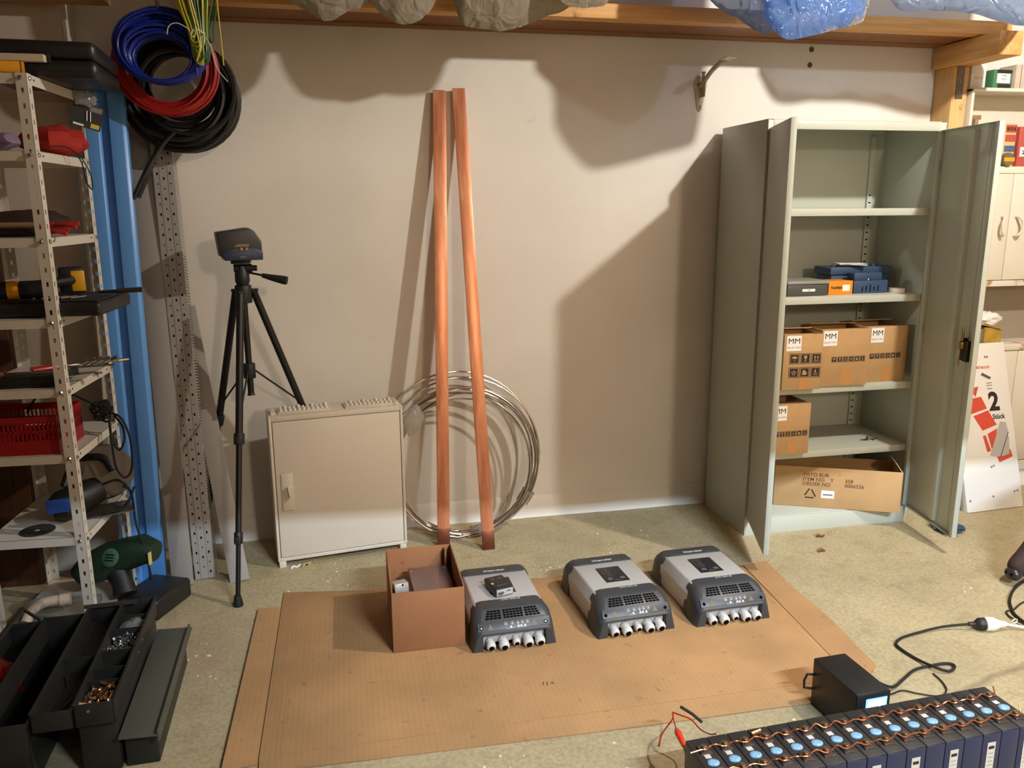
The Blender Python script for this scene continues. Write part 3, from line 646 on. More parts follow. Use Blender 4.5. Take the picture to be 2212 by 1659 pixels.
# ---------------------------------------------------------------- electrical enclosure
def enclosure():
    t = thing('electrical_enclosure', 'cream white electrical distribution box standing against the wall with closed door', 'enclosure', (-2.204, -.336, 0), 8.4)
    c = mat('enclosure cream', (214, 205, 190), .4, var=.02, bump=.02, bs=300)
    w, d, h, z0 = .588, .178, .70, .03
    b = MB().box(0, w, .012, d, z0, h)
    b.box(0, .012, 0, .012, z0, h).box(w-.012, w, 0, .012, z0, h).box(.012, w-.012, 0, .012, z0, z0+.016).box(.012, w-.012, 0, .012, h-.022, h)
    b.build('case', c, t, bev=.002)
    dr = MB().box(.015, w-.015, -.001, .010, z0+.019, h-.025).build('door', c, t, bev=.002)
    lk = MB().box(.036, .086, -.006, -.001, .27, .44).build('lock_plate', c, dr, bev=.002)
    MB().lathe([(.021, .004), (.020, .010), (.019, .011)], 20, Matrix.Translation((.066, -.002, .362)) @ Matrix.Rotation(R(90), 4, 'X')).build('lock_rosette', c, lk, smooth=40)
    MB().box(-.005, .005, -.024, -.010, -.030, .020, Matrix.Translation((.066, -.002, .362)) @ Matrix.Rotation(R(-6), 4, 'Y')).build('lock_handle', c, lk, bev=.003)
    MB().box(.004, .034, -.0, .03, 0, z0).build('foot', c, t, bev=.002); MB().box(w-.034, w-.004, .0, .03, 0, z0).build('foot', c, t, bev=.002)
    MB().box(.004, .034, d-.03, d, 0, z0).build('foot', c, t, bev=.002); MB().box(w-.034, w-.004, d-.03, d, 0, z0).build('foot', c, t, bev=.002)
    for x0 in (.045, .335):
        f = MB().box(x0, x0+.225, .035, .13, h, h+.007).build('cable_flange', c, t, bev=.002)
        for k in range(11):
            for r in range(2):
                MB().lathe([(.008, 0), (.0075, .005), (.004, .009), (.0035, .011)], 8, Matrix.Translation((x0+.014+.0197*k, .062+.04*r, h+.007))).build('membrane_nipple', c, f)
        for k in (1, 4, 7, 10): MB().lathe([(.013, 0), (.010, .008), (.005, .013), (.003, .014)], 8, Matrix.Translation((x0+.014+.0197*k, .118, h+.007))).build('membrane_cone', c, f)
    for x in (.012, w-.03): MB().box(x, x+.018, .03, .12, h, h+.010).build('corner_cap', c, t, bev=.002)
enclosure()
def small_bag():
    fm = film('clear film', (225, 222, 216), .55)
    def fn(a, b):
        an = 2*math.pi*a; r = .042*math.sin(math.pi*min(.98, max(.06, b)))**.6*(1+.22*noise.noise(V((math.cos(an)*1.7, math.sin(an)*1.7, b*4)))+.12*noise.noise(V((math.cos(an)*5, math.sin(an)*5, b*9))))
        return (-1.578+r*math.cos(an)*1.1+.02*b, -.165+r*math.sin(an)*.6, .53+.15*b)
    o = MB().grid(fn, 28, 14, cu=True).build('plastic_bag', fm); tag(o, 'crumpled clear plastic bag wedged beside the cream enclosure', 'plastic bag')
small_bag()
# ---------------------------------------------------------------- copper bars, wire coil
def copper():
    m, N, L, b = nodes_of('copper'); tc = N.new('ShaderNodeTexCoord'); mp = N.new('ShaderNodeMapping'); L.new(tc.outputs['Object'], mp.inputs[0]); mp.inputs['Scale'].default_value = (18, 18, 1.6)
    n1 = noise_n(N, L, mp.outputs[0], 2.2, 6, .6); r = ramp(N, L, n1.outputs['Fac'], [(.3, (196, 120, 84)), (.55, (226, 152, 112)), (.75, (246, 190, 154))])
    L.new(r.outputs[0], b.inputs['Base Color']); b.inputs['Metallic'].default_value = .45
    rr = N.new('ShaderNodeMapRange'); rr.inputs[3].default_value = .22; rr.inputs[4].default_value = .5; L.new(n1.outputs['Fac'], rr.inputs[0]); L.new(rr.outputs[0], b.inputs['Roughness'])
    def bar(label, bot, top, w, th):
        o = thing('copper_bar', label, 'copper bar', (0, 0, 0), 0, 'copper bars leaning on the wall')
        bot, top = V(bot), V(top); ax = (top-bot); ln = ax.length; ax.normalize()
        xa = V((1, 0, 0)); xa = (xa-ax*xa.dot(ax)).normalized(); ya = ax.cross(xa)
        M = Matrix((xa, ya, ax)).transposed().to_4x4(); M.translation = bot; o.matrix_world = M
        MB().box(-w/2, w/2, -th/2, th/2, 0, ln).build('bar', m, o, bev=.0012)
        MB().box(-w/2-.0002, w/2+.0002, -th/2-.0002, th/2+.0002, -.0003, .09).build('floor_reflection_end', mat('copper floor reflection', (120, 70, 52), .45, .9, var=.2, vs=20), o, bev=.0012)  # darker foot: reflection of the floor put into the copper colour
    bar('copper bar leaning on the wall nearest the cream enclosure', (-1.452, -.262, .002), (-1.388, .012, 2.10), .058, .012)
    bar('copper bar leaning sideways with its foot farther from the cream enclosure', (-1.247, -.337, .002), (-1.300, .012, 2.11), .058, .012)
copper()
def wire_coil():
    al = mat('aluminium wire', (196, 188, 180), .25, 1, var=.05)
    t = thing('aluminium_wire_coil', 'large coil of thick shiny aluminium wire leaning on the wall behind copper bars', 'wire coil', (-1.325, -.095, .0))
    c0 = V((0, 0, 0)); pts = []; turns = 9; n = 44
    rs = [.322, .350, .338, .36, .352, .368, .345, .36, .394]; 
    for i in range(turns*n):
        k = i/n; a = 2*math.pi*(i % n)/n; j = int(k); f = k-j
        r = rs[j]*(1-f)+rs[min(j+1, turns-1)]*f; cx = .02*math.sin(j*2.1); 
        y = -.035+.009*j+.006*math.sin(3*a+j); z = .012+.398+ (r-.398)*-.0
        zc = max(r+.008, .36+.022*math.sin(j*1.3))
        zc = r+.008+(.006 if j % 2 else 0)
        lean = (zc+r*math.sin(a-1.57))
        pts.append((cx+r*math.cos(a-1.57), -.05+.018*(j-4.5)*.5+lean*.14+.004*math.sin(2*a+j), lean))
    MB().tube(pts, .0048, 7).build('wire', al, t)
    fm = MATS['clear film']
    for a0 in (-32, -80):
        a = R(a0); p = V((.355*math.cos(a), -.03, .36+.355*math.sin(a)))
        def fn(u, v, p=p, a=a):
            q = 2*math.pi*u; d = (v-.5)*.07
            e = V((math.cos(a), 0, math.sin(a))); tt = V((-math.sin(a), 0, math.cos(a)))
            s = 1+.15*noise.noise(V((u*9, v*7, a)))
            return p+e*(.032*math.cos(q)*s)+V((0, .03, 0))*math.sin(q)*s+tt*d
        MB().grid(fn, 18, 6, cu=True).build('film_wrap', fm, t)
wire_coil()
# ---------------------------------------------------------------- slotted steel shelving
SHZ = [1.985, 1.75, 1.475, 1.207, .968, .733, .428, .06]
SW, SD = .335, .475
mat('shelf white', (214, 205, 190), .45, var=.05)
def shelving():
    t = thing('shelving_unit', 'white slotted angle steel shelving unit crowded with tools by the blue column', 'shelving', (-2.80, -.90, 0), -3)
    w = .034; th = .0018; H = 2.0
    def flange(mb, M):          # strip in local (u along width, z up) with real holes
        p = .047; hw, hh = .008, .016; u0, u1 = (w-hw)/2, (w+hw)/2
        mb.box(0, u0, 0, th, 0, H, M); mb.box(u1, w, 0, th, 0, H, M); z = .012; lo = 0
        while z+hh < H-.01:
            mb.box(u0, u1, 0, th, lo, z, M); lo = z+hh; z += p
        mb.box(u0, u1, 0, th, lo, H, M)
    for (x, y, sx, sy) in ((0, 0, -1, 1), (0, SD, -1, -1), (-SW, 0, 1, 1), (-SW, SD, 1, -1)):
        m = MB()
        flange(m, Matrix.Translation((x, y, 0)) @ Matrix.Diagonal((sx, sy, 1, 1)))
        flange(m, Matrix.Translation((x, y, 0)) @ Matrix.Diagonal((sx, sy, 1, 1)) @ Matrix.Rotation(R(90), 4, 'Z') @ Matrix.Diagonal((1, -1, 1, 1)))
        post = m.build('post', 'shelf white', t, smooth=0)
        if x == 0:
            bl = MB()
            for z in SHZ:
                yy = y-.002 if sy > 0 else y+.002
                MB().lathe([(.007, 0), (.007, .004), (.004, .007)], 6, Matrix.Translation((-.017, yy, z)) @ Matrix.Rotation(R(90 if sy > 0 else -90), 4, 'X')).build('bolt', 'steel', post)
                MB().lathe([(.007, 0), (.007, .004), (.004, .006)], 6, Matrix.Translation((.0005, y+sy*.017, z)) @ Matrix.Rotation(R(90), 4, 'Y')).build('bolt', 'steel', post)
    for i, z in enumerate(SHZ):
        e = .0025
        m = MB()
        if i: m.box(-SW+e, -e, e, SD-e, z+.012, z+.014)
        m.box(-SW+e, -e, e, e+.0015, z-.018, z+.014).box(-SW+e, -e, SD-e-.0015, SD-e, z-.018, z+.014)
        m.box(-e-.0015, -e, e, SD-e, z-.018, z+.014).box(-SW+e, -SW+e+.0015, e, SD-e, z-.018, z+.014)
        s = m.build('shelf', 'shelf white', t, smooth=0)
        for y in (.06, SD-.06): MB().lathe([(.004, 0), (.004, .0006)], 8, Matrix.Translation((-.0025, y, z)) @ Matrix.Rotation(R(90), 4, 'Y')).build('hole', 'dark hole', s)
shelving()
SZ = [z+.0145 for z in SHZ]
def st(name, label, cat, x, y, i, rz=0, rx=0, ry=0, dz=0): return thing(name, label, cat, (x, y, SZ[i]+dz), rz, None, rx, ry)
def blob(c, s, n=18, amp=.2, f=3, seed=0, flat=None):
    def fn(a, b):
        an = 2*math.pi*a; th_ = math.pi*(.02+.96*b); d = V((math.sin(th_)*math.cos(an), math.sin(th_)*math.sin(an), math.cos(th_)))
        k = 1+amp*noise.noise(d*f+V((seed, seed*1.7, 0)))+amp*.5*noise.noise(d*f*2.7+V((seed, 3, 0)))
        z = d.z*s[2]*k
        if flat is not None: z = max(z, flat)
        return (c[0]+d.x*s[0]*k, c[1]+d.y*s[1]*k, c[2]+z)
    return MB().grid(fn, n, n//2+3, cu=True)
def shelf_stuff():
    bk = 'black plastic'
    # top: black tool case, yellow level, white batten
    t = st('tool_case', 'black rounded plastic tool case lying on top of the white shelving', 'case', -2.78, -.62, 0, 3, dz=0)
    MB().box(-.21, .155, -.19, .19, .002, .058).build('case_half', mat('case black', (34, 31, 30), .4), t, bev=.022, seg=4); MB().box(-.21, .155, -.19, .19, .060, .118).build('case_half', 'case black', t, bev=.022, seg=4)
    MB().box(-.06, .02, -.197, -.185, .045, .075).build('catch', bk, t, bev=.003)
    t = st('spirit_level', 'yellow spirit level end poking out over the white shelving top', 'spirit level', -2.945, -.875, 0, 2, dz=.003)
    MB().box(-.4, .125, -.012, .012, .0, .034).build('level_body', mat('level yellow', (232, 160, 36), .4), t, bev=.003); MB().box(.125, .131, -.0125, .0125, -.001, .035).build('end_cap', mat('cap yellow', (190, 126, 24), .5), t, bev=.002)
    t = tag(MB().box(-3.35, -2.755, -.868, -.838, SZ[0]+.041, SZ[0]+.062, Matrix.Identity(4)).build('wooden_batten', mat('pale batten', (206, 190, 164), .6)), 'thin pale batten lying on top of the yellow spirit level', 'batten')
    t = thing('blister_pack', 'black and yellow blister pack hanging off the shelving rear post top', 'blister pack', (-2.735, -.475, 1.985), 20, ry=16)
    MB().box(-.045, .055, -.004, .0, -.115, -.03).build('card', mat('card black', (36, 36, 38), .4), t); MB().box(.022, .05, -.005, -.004, -.11, -.094).build('yellow_patch', mat('patch yellow', (206, 184, 60), .5), t)
    MB().box(.01, .05, -.005, -.004, -.052, -.034).build('white_patch', 'print grey', t); MB().box(-.035, .0, -.005, -.004, -.112, -.105).build('white_patch', 'paper', t)
    for x in (.0, .012): MB().cyl((x, -.006, -.055), (x+.006, -.006, -.09), .003, n=8).build('bit', 'steel', t)
    fm = MATS['clear film']
    blob((-.02, -.005, -.012), (.045, .02, .03), amp=.35, seed=4).build('film_pouch', fm, t)
    # shelf 2: purple bag, red cloth, wrist strap
    tag(blob((-3.0, -.80, SZ[1]+.032), (.115, .09, .034), amp=.3, f=4, seed=2, flat=-.031).build('plastic_bag', mat('lilac film', (150, 124, 150), .35, var=.3, vs=20)), 'crumpled lilac plastic bag lying on the shelf beside the red cloth', 'plastic bag')
    t = tag(blob((-2.835, -.60, SZ[1]+.052), (.105, .11, .054), amp=.25, f=2.4, seed=9, flat=-.050).build('folded_cloth', mat('red cloth', (170, 38, 26), .8, var=.12, vs=9)), 'bright red folded cloth bundled on the second shelf of the shelving', 'cloth')
    p = catmull([(-2.785, -.80, SZ[1]+.02), (-2.76, -.70, SZ[1]+.022), (-2.737, -.66, SZ[1]-.02), (-2.73, -.65, SZ[1]-.09), (-2.715, -.64, SZ[1]-.115), (-2.72, -.63, SZ[1]-.06), (-2.745, -.64, SZ[1]+.005)], 6)
    tag(MB().tube(p, .0022, 6).build('wrist_strap', 'black rubber'), 'thin black wrist strap looped over the shelf edge under red cloth', 'strap')
    # shelf 3: hand tools with wooden and red handles
    hw = mat('handle wood', (150, 118, 86), .5, var=.1); rd = mat('handle red', (176, 36, 30), .35); dk = mat('tool iron', (58, 48, 42), .5, .4)
    def shaft_tool(name, label, cat, y, z, x0, x1, m1, tip=True, r=.012):
        t = thing(name, label, cat, (0, 0, 0)); MB().cyl((x0, y, z), (x1-.09, y+.01, z), r, r*.95, 12).build('shaft', m1, t)
        MB().cyl((x1-.09, y+.01, z), (x1-.075, y+.011, z), r*1.1, n=12).build('collar', rd, t)
        if tip:
            for s in (-1, 1): MB().tube([(x1-.075, y+.011+s*.004, z), (x1-.03, y+.011+s*.012, z+.002), (x1, y+.011+s*.015, z+s*.006)], [.008, .009, .008], 8).build('jaw', rd, t)
    shaft_tool('long_cutter', 'long wooden handled cutter with red jaws lying on the shelf', 'cutter', -.80, SZ[2]+.037, -3.1, -2.735, hw)
    shaft_tool('bolt_cutter', 'dark bolt cutter with red grip lying beneath the wooden handled cutter', 'cutter', -.84, SZ[2]+.016, -3.1, -2.755, dk, r=.016)
    t = thing('leather_pouch', 'dark brown leather tool pouch lying behind the long cutters', 'pouch', (-2.93, -.68, SZ[2])); blob((0, 0, .045), (.15, .05, .045), amp=.15, seed=3, flat=-.044).build('pouch_body', mat('leather', (62, 40, 32), .6), t); MB().box(.06, .09, -.055, .055, .02, .06).build('pouch_strap', 'print black', t, bev=.003)
    # shelf 4: flat black case with cordless drill and bar
    t = st('flat_tool_case', 'flat black plastic case half lying out of the shelving under the drill', 'case', -2.84, -.70, 3, -3)
    MB().box(-.28, .18, -.17, .17, .002, .05).build('case_body', 'case black', t, bev=.012, seg=3); MB().box(-.27, .17, -.16, .16, .05, .056).build('tray_insert', bk, t, bev=.003)
    for k in range(5): MB().cyl((-.05+.03*k, -.12, .06), (-.02+.03*k, -.06, .06), .005, n=8).build('bit', 'steel', t)
    ym = mat('tool yellow', (222, 158, 30), .4)
    t = st('cordless_drill', 'yellow and black cordless drill lying on the flat black case', 'drill', -2.90, -.80, 3, 8, dz=.09)
    MB().tube([(-.14, 0, 0), (-.11, 0, 0), (-.10, 0, 0), (.02, 0, 0), (.06, 0, .005), (.075, 0, .005)], [.018, .024, .03, .032, .028, .01], 14).build('motor_housing', bk, t)
    MB().cyl((-.07, 0, 0), (-.035, 0, 0), .0325, n=16).build('yellow_ring', ym, t); MB().cyl((-.2, 0, 0), (-.14, 0, 0), .011, .018, 12).build('chuck', 'galvanised', t)
    MB().tube([(.02, 0, .01), (.07, .05, .018), (.11, .11, .022)], [.022, .018, .02], 10).build('grip', bk, t)
    q = MB().box(.085, .165, .075, .155, -.025, .065, Matrix.Rotation(R(10), 4, 'Z')).build('battery_pack', bk, t, bev=.008); MB().box(.122, .167, .072, .13, -.02, .055, Matrix.Rotation(R(10), 4, 'Z')).build('battery_cover', ym, q, bev=.006)
    tag(MB().tube([(-2.72, -.70, SZ[3]+.068), (-2.66, -.70, SZ[3]+.070), (-2.655, -.70, SZ[3]+.07), (-2.57, -.70, SZ[3]+.073)], [.006, .006, .0095, .0095], 12).build('steel_rod', mat('rod grey', (96, 92, 88), .3, .8)), 'round grey steel rod sticking out past the blue column', 'rod')
    # shelf 5: flat tools and chrome sockets
    t = st('tool_tray', 'dark flat tool tray piled with hand tools on the fifth shelf', 'tray', -2.96, -.78, 4)
    MB().box(-.12, .13, -.09, .13, .002, .012).box(-.12, .13, -.09, -.084, .012, .04).box(.124, .13, -.09, .13, .012, .04).build('tray_body', bk, t, bev=.003)
    t = st('hand_saw', 'old hand saw with brown wooden handle lying on the shelf tray', 'saw', -2.97, -.83, 4, 6, dz=.042); MB().box(-.15, .16, -.02, .03, 0, .003).build('blade', 'galvanised', t); MB().box(-.15, -.04, -.022, .032, -.004, .014).build('saw_handle', mat('handle brown', (120, 70, 38), .5), t, bev=.005)
    t = st('pliers', 'pliers with red dipped grips resting on the tool tray', 'pliers', -2.86, -.72, 4, 30, dz=.046)
    for s in (-1, 1): MB().tube([(-.1, s*.02, 0), (-.04, s*.014, 0), (0, s*.004, 0)], [.007, .008, .006], 8).build('grip', rd, t); MB().tube([(0, s*.004, 0), (.03, s*.007, 0), (.055, s*.002, 0)], [.007, .007, .003], 8).build('jaw', 'galvanised', t)
    t = st('socket_set', 'row of chrome sockets on a rail jutting toward the blue column', 'socket set', -2.74, -.66, 4, 12, dz=.030)
    MB().box(-.09, .035, -.008, .008, 0, .005).build('rail', 'galvanised', t)
    for k in range(5): MB().lathe([(.013-.0006*k, 0), (.013-.0006*k, .024), (.009, .025)], 12, Matrix.Translation((-.07+.024*k, 0, .018)) @ Matrix.Rotation(R(70), 4, 'Y')).build('socket', mat('chrome', (200, 196, 190), .12, 1), t)
    MB().cyl((.03, 0, .016), (.085, .01, .018), .006, n=10).build('extension_bar', 'chrome', t)
    t = st('combination_spanner', 'flat steel spanner lying across the shelf edge below the sockets', 'spanner', -2.81, -.80, 4, 24, dz=.020); MB().box(-.09, .08, -.007, .007, 0, .005).build('shank', 'steel', t, bev=.001); MB().lathe([(.014, 0), (.014, .006)], 12, Matrix.Translation((.085, 0, 0))).build('ring_end', 'steel', t)
    # shelf 6: red basket, cables
    t = st('plastic_basket', 'dark red perforated plastic basket on the sixth shelf', 'basket', -3.0, -.76, 5, -3)
    rb = mat('basket red', (150, 22, 24), .35); wx, wy, h = .155, .115, .135
    MB().box(-wx, wx, -wy, wy, .001, .005).build('basket_base', rb, t)
    for (ax, L_, o) in (('x', wx, -wy), ('x', wx, wy), ('y', wy, -wx), ('y', wy, wx)):
        m = MB(); bars = int(L_*2/.014)
        def bx(u0, u1, z0, z1):
            if ax == 'x': m.box(u0, u1, o-.0015, o+.0015, z0, z1)
            else: m.box(o-.0015, o+.0015, u0, u1, z0, z1)
        bx(-L_, L_, 0, .05); bx(-L_, L_, .078, .086); bx(-L_, L_, h-.024, h)
        for k in range(bars+1): u = -L_+k*2*L_/bars; bx(max(-L_, u-.0028), min(L_, u+.0028), .05, h-.02)
        m.build('basket_side', rb, t, smooth=0)
    t = thing('power_cable', 'black power cable bundle with round plug drooping over the shelf edge', 'cable', (0, 0, 0))
    z6 = SZ[5]
    MB().tube(catmull([(-3.02, -.66, z6+.10), (-2.98, -.64, z6+.16), (-2.90, -.62, z6+.165), (-2.83, -.62, z6+.13), (-2.78, -.63, z6+.10), (-2.745, -.66, z6+.07), (-2.735, -.69, z6-.02), (-2.73, -.69, z6-.12), (-2.705, -.68, z6-.165), (-2.68, -.67, z6-.13), (-2.675, -.67, z6-.02), (-2.70, -.66, z6+.06), (-2.74, -.64, z6+.08)], 8), .0042, 8).build('cord', 'black rubber', t)
    MB().tube(catmull([(-2.745, -.655, z6+.06), (-2.738, -.675, z6-.01), (-2.715, -.68, z6-.055), (-2.695, -.675, z6-.02), (-2.70, -.66, z6+.03), (-2.73, -.64, z6+.07)], 8), .0042, 8).build('cord', 'black rubber', t)
    for k in range(5): MB().tube([(-2.775+.028*math.cos(a*.45)*(1+.1*k), -.63+.02*math.sin(a*.45), z6+.06+.012*k+.012*math.sin(a*.9+k)) for a in range(14)], .0042, 7, True).build('cord_loop', 'black rubber', t)
    pl = MB().lathe([(.010, -.03), (.013, -.01), (.019, 0), (.019, .012), (.017, .014)], 16, Matrix.Translation((-2.738, -.70, z6+.128)) @ Matrix.Rotation(R(80), 4, 'X')).build('plug', 'black rubber', t)
    for s in (-1, 1): MB().cyl((-2.738+s*.008, -.714, z6+.130), (-2.738+s*.008, -.732, z6+.133), .0022, n=8).build('pin', 'steel', pl)
    # shelf 7: circular saw with blue sticker, cutting disc
    t = st('circular_saw', 'dark circular saw with grey blade guard and blue sticker on the seventh shelf', 'saw', -2.85, -.64, 6, 20)
    MB().lathe([(.02, -.018), (.10, -.018), (.108, -.008), (.108, .012), (.10, .02), (.02, .02)], 28, Matrix.Translation((.06, .05, .135)) @ Matrix.Rotation(R(72), 4, 'X')).build('blade_guard', mat('guard grey', (112, 106, 98), .3, .6), t)
    MB().tube([(-.13, -.06, .055), (-.10, -.06, .06), (-.02, -.03, .075), (.03, .0, .085)], [.04, .058, .06, .05], 18).build('motor_housing', bk, t); MB().box(-.135, -.06, -.13, -.115, .055, .105, Matrix.Rotation(R(-6), 4, 'Z')).build('blue_sticker', mat('sticker blue', (36, 80, 170), .4), t, bev=.003)
    MB().box(-.05, .14, -.09, .05, .001, .006).build('sole_plate', 'galvanised', t, bev=.002)
    MB().tube(catmull([(-.08, .02, .11), (-.03, .06, .19), (.06, .03, .20), (.09, .0, .15)], 5), .014, 10).build('handle', bk, t)
    MB().tube(catmull([(.03, -.02, .10), (.10, -.04, .12), (.14, -.05, .06), (.10, -.08, .02), (.03, -.11, .02), (.11, -.1, .03), (.155, -.03, .08)], 6), .0045, 8).build('cord', 'black rubber', t)
    tag(MB().tube(catmull([(-2.72, -.66, SZ[6]+.10), (-2.70, -.64, SZ[6]+.06), (-2.69, -.66, SZ[6]-.06), (-2.665, -.66, SZ[6]-.20), (-2.66, -.65, SZ[6]-.30)], 6), .0045, 8).build('power_lead', 'black rubber'), 'black cord hanging down in front of the blue column foot', 'cord')
    tag(MB().lathe([(.011, 0), (.058, 0), (.058, .0025), (.011, .0025), (.011, 0)], 36, Matrix.Translation((-2.985, -.805, SZ[6]+.0005)), cap=False).build('cutting_disc', mat('disc dark', (46, 40, 36), .8)), 'thin dark cutting disc lying flat on the seventh shelf', 'disc')
    # bottom: green power tool, white pipe elbow, clear box
    gr = mat('tool green', (24, 46, 30), .45); g2 = mat('vent green', (70, 104, 76), .5)
    t = st('hammer_drill', 'dark green power tool lying on the bottom shelf beside blue column', 'power tool', -2.83, -.60, 7, -20)
    MB().tube([(-.09, -.05, .09), (-.05, -.03, .12), (.02, 0, .15), (.08, .02, .17), (.15, .03, .19), (.2, .03, .185)], [.045, .065, .07, .065, .06, .04], 16).build('motor_housing', gr, t)
    MB().tube([(.03, .0, .13), (.08, -.03, .07), (.10, -.05, .03)], [.05, .04, .045], 12).build('grip', bk, t)
    q = MB().lathe([(.034, 0), (.036, .004), (.03, .007)], 18, Matrix.Translation((.06, -.055, .185)) @ Matrix.Rotation(R(65), 4, 'X')).build('vent_cap', g2, t)
    for k in (-1, 0, 1): MB().box(-.018, .018, -.002, .002, .007, .0085, Matrix.Translation((.06, -.055, .185)) @ Matrix.Rotation(R(65), 4, 'X') @ Matrix.Translation((0, k*.011, 0))).build('vent_slot', 'dark hole', q)
    MB().box(.2, .203, -.03, -.01, .15, .2).build('yellow_sticker', 'yellow sticker', t)
    t = thing('dark_carry_case', 'dark plastic carry case standing on the floor before the blue column', 'case', (-2.66, -.58, 0), -24); MB().box(-.09, .09, -.13, .1, 0, .085).build('case_body', 'case black', t, bev=.015, seg=3); MB().box(-.04, .04, -.14, -.13, .03, .06).build('catch', bk, t, bev=.003)
    t = st('pipe_elbow', 'white plastic pipe elbow lying on the bottom shelf', 'pipe', -3.0, -.80, 7, 10); MB().tube(catmull([(-.06, -.03, .03), (-.04, 0, .06), (0, .02, .075), (.07, .02, .075)], 5), .019, 14).build('pipe', mat('pipe cream', (200, 176, 150), .5), t); MB().cyl((.05, .02, .075), (.085, .02, .075), .023, n=16).build('sleeve', 'pipe cream', t)
    t = st('clear_plastic_box', 'clear plastic box with shiny edges on the bottom shelf behind the toolbox', 'plastic box', -2.98, -.74, 7, -2); MB().box(-.13, .13, -.13, .1, .001, .028).build('box_body', mat('clear box', (150, 148, 134), .15, alpha=.55), t, bev=.004)
    # brown board behind the shelving
    t = thing('brown_wooden_panel', 'dark brown wooden panel standing behind the white shelving', 'panel', (-3.36, -.28, 0)); MB().box(-.22, .17, 0, .05, 0, 1.46).build('panel_board', 'dark wood', t, bev=.003); MB().box(-.16, .11, -.008, 0, .12, 1.34).build('raised_field', 'dark wood', t, bev=.006)
shelf_stuff()
# ---------------------------------------------------------------- blue steel column
def blue_column():
    t = thing('blue_steel_column', 'tall bright blue folded steel column standing beside the shelving', 'column', (-2.672, -.37, 0), 0, rx=-3.6)
    m = mat('blue enamel', (102, 162, 232), .35, var=.04)
    prof = [(-.168, .02), (-.168, 0), (-.104, 0), (-.098, .006), (-.094, .022), (-.068, .022), (-.064, .006), (-.060, -.004), (-.012, -.004), (0, .004), (0, .035), (-.004, .035), (-.004, .007), (-.013, 0), (-.058, 0), (-.062, .026), (-.1, .026), (-.106, .004), (-.164, .004), (-.164, .02)]
    MB().prism(prof, .002, 2.08).build('folded_sheet', m, t, bev=.001, smooth=40)
    MB().box(-.165, -.01, .004, .1, .002, .012).build('foot_plate', m, t)
    for z in (.05, 2.03): MB().lathe([(.009, 0), (.007, .005)], 6, Matrix.Translation((-.18, 0, z)) @ Matrix.Rotation(R(90), 4, 'X')).build('bolt', 'steel', t)
blue_column()
# ---------------------------------------------------------------- slotted wiring ducts
def ducts():
    g = mat('duct grey', (158, 152, 146), .5, var=.03)
    def frame(name, label, bot, top):
        o = thing(name, label, 'cable duct', (0, 0, 0), 0); bot, top = V(bot), V(top); ax = top-bot; ln = ax.length; ax.normalize()
        xa = V((1, 0, 0)); xa = (xa-ax*xa.dot(ax)).normalized(); M = Matrix((xa, ax.cross(xa), ax)).transposed().to_4x4(); M.translation = bot; o.matrix_world = M; return o, ln
    o, ln = frame('cable_duct_lid', 'plain grey cable duct lid leaning between blue column and slotted duct', (-2.594, -.425, .004), (-2.685, -.005, 1.97))
    MB().box(-.043, .043, -.002, 0, 0, ln).box(-.043, -.041, 0, .012, 0, ln).box(.041, .043, 0, .012, 0, ln).build('lid_channel', g, o, bev=.0006)
    o, ln = frame('slotted_cable_duct', 'grey perforated cable duct with comb slotted sides leaning on the wall', (-2.510, -.378, .004), (-2.588, -.055, 1.86))
    w = .041; d = .085
    b = MB().box(-w, w, -.002, 0, 0, ln).build('duct_base', g, o)
    for x in (-w*.4, w*.4): MB().box(x-.001, x+.001, -.003, -.002, 0, ln).build('score_line', mat('duct line', (130, 125, 120), .5), b)
    hl = MB(); z = .03; k = 0
    while z < ln-.03:
        for x, ph in ((-w*.62, 0), (0, 1), (w*.62, 0)):
            zz = z+(.0 if ph == 0 else .022); s = .0032 if (k+ph) % 2 == 0 else .002
            hl.box(x-s, x+s, -.0026, -.0019, zz-s*1.7, zz+s*1.7)
        z += .043; k += 1
    hl.build('perforation', 'dark hole', b)['kind'] = 'stuff'
    for sx in (-1, 1):
        m = MB(); m.box(sx*w-.001, sx*w+.001, 0, .01, 0, ln); z = .002
        while z < ln-.006: m.box(sx*w-.001, sx*w+.001, .01, d, z, z+.0062); z += .0125
        m.build('comb_side', g, o, smooth=0)['kind'] = 'stuff'
    o, ln = frame('cable_duct_lid', 'grey cable duct lid slanting behind the tripod leg', (-2.359, -.437, .004), (-2.558, .0, 1.15))
    MB().box(-.04, .04, -.002, 0, 0, ln).box(-.04, -.038, 0, .012, 0, ln).box(.038, .04, 0, .012, 0, ln).build('lid_channel', g, o, bev=.0006)
ducts()
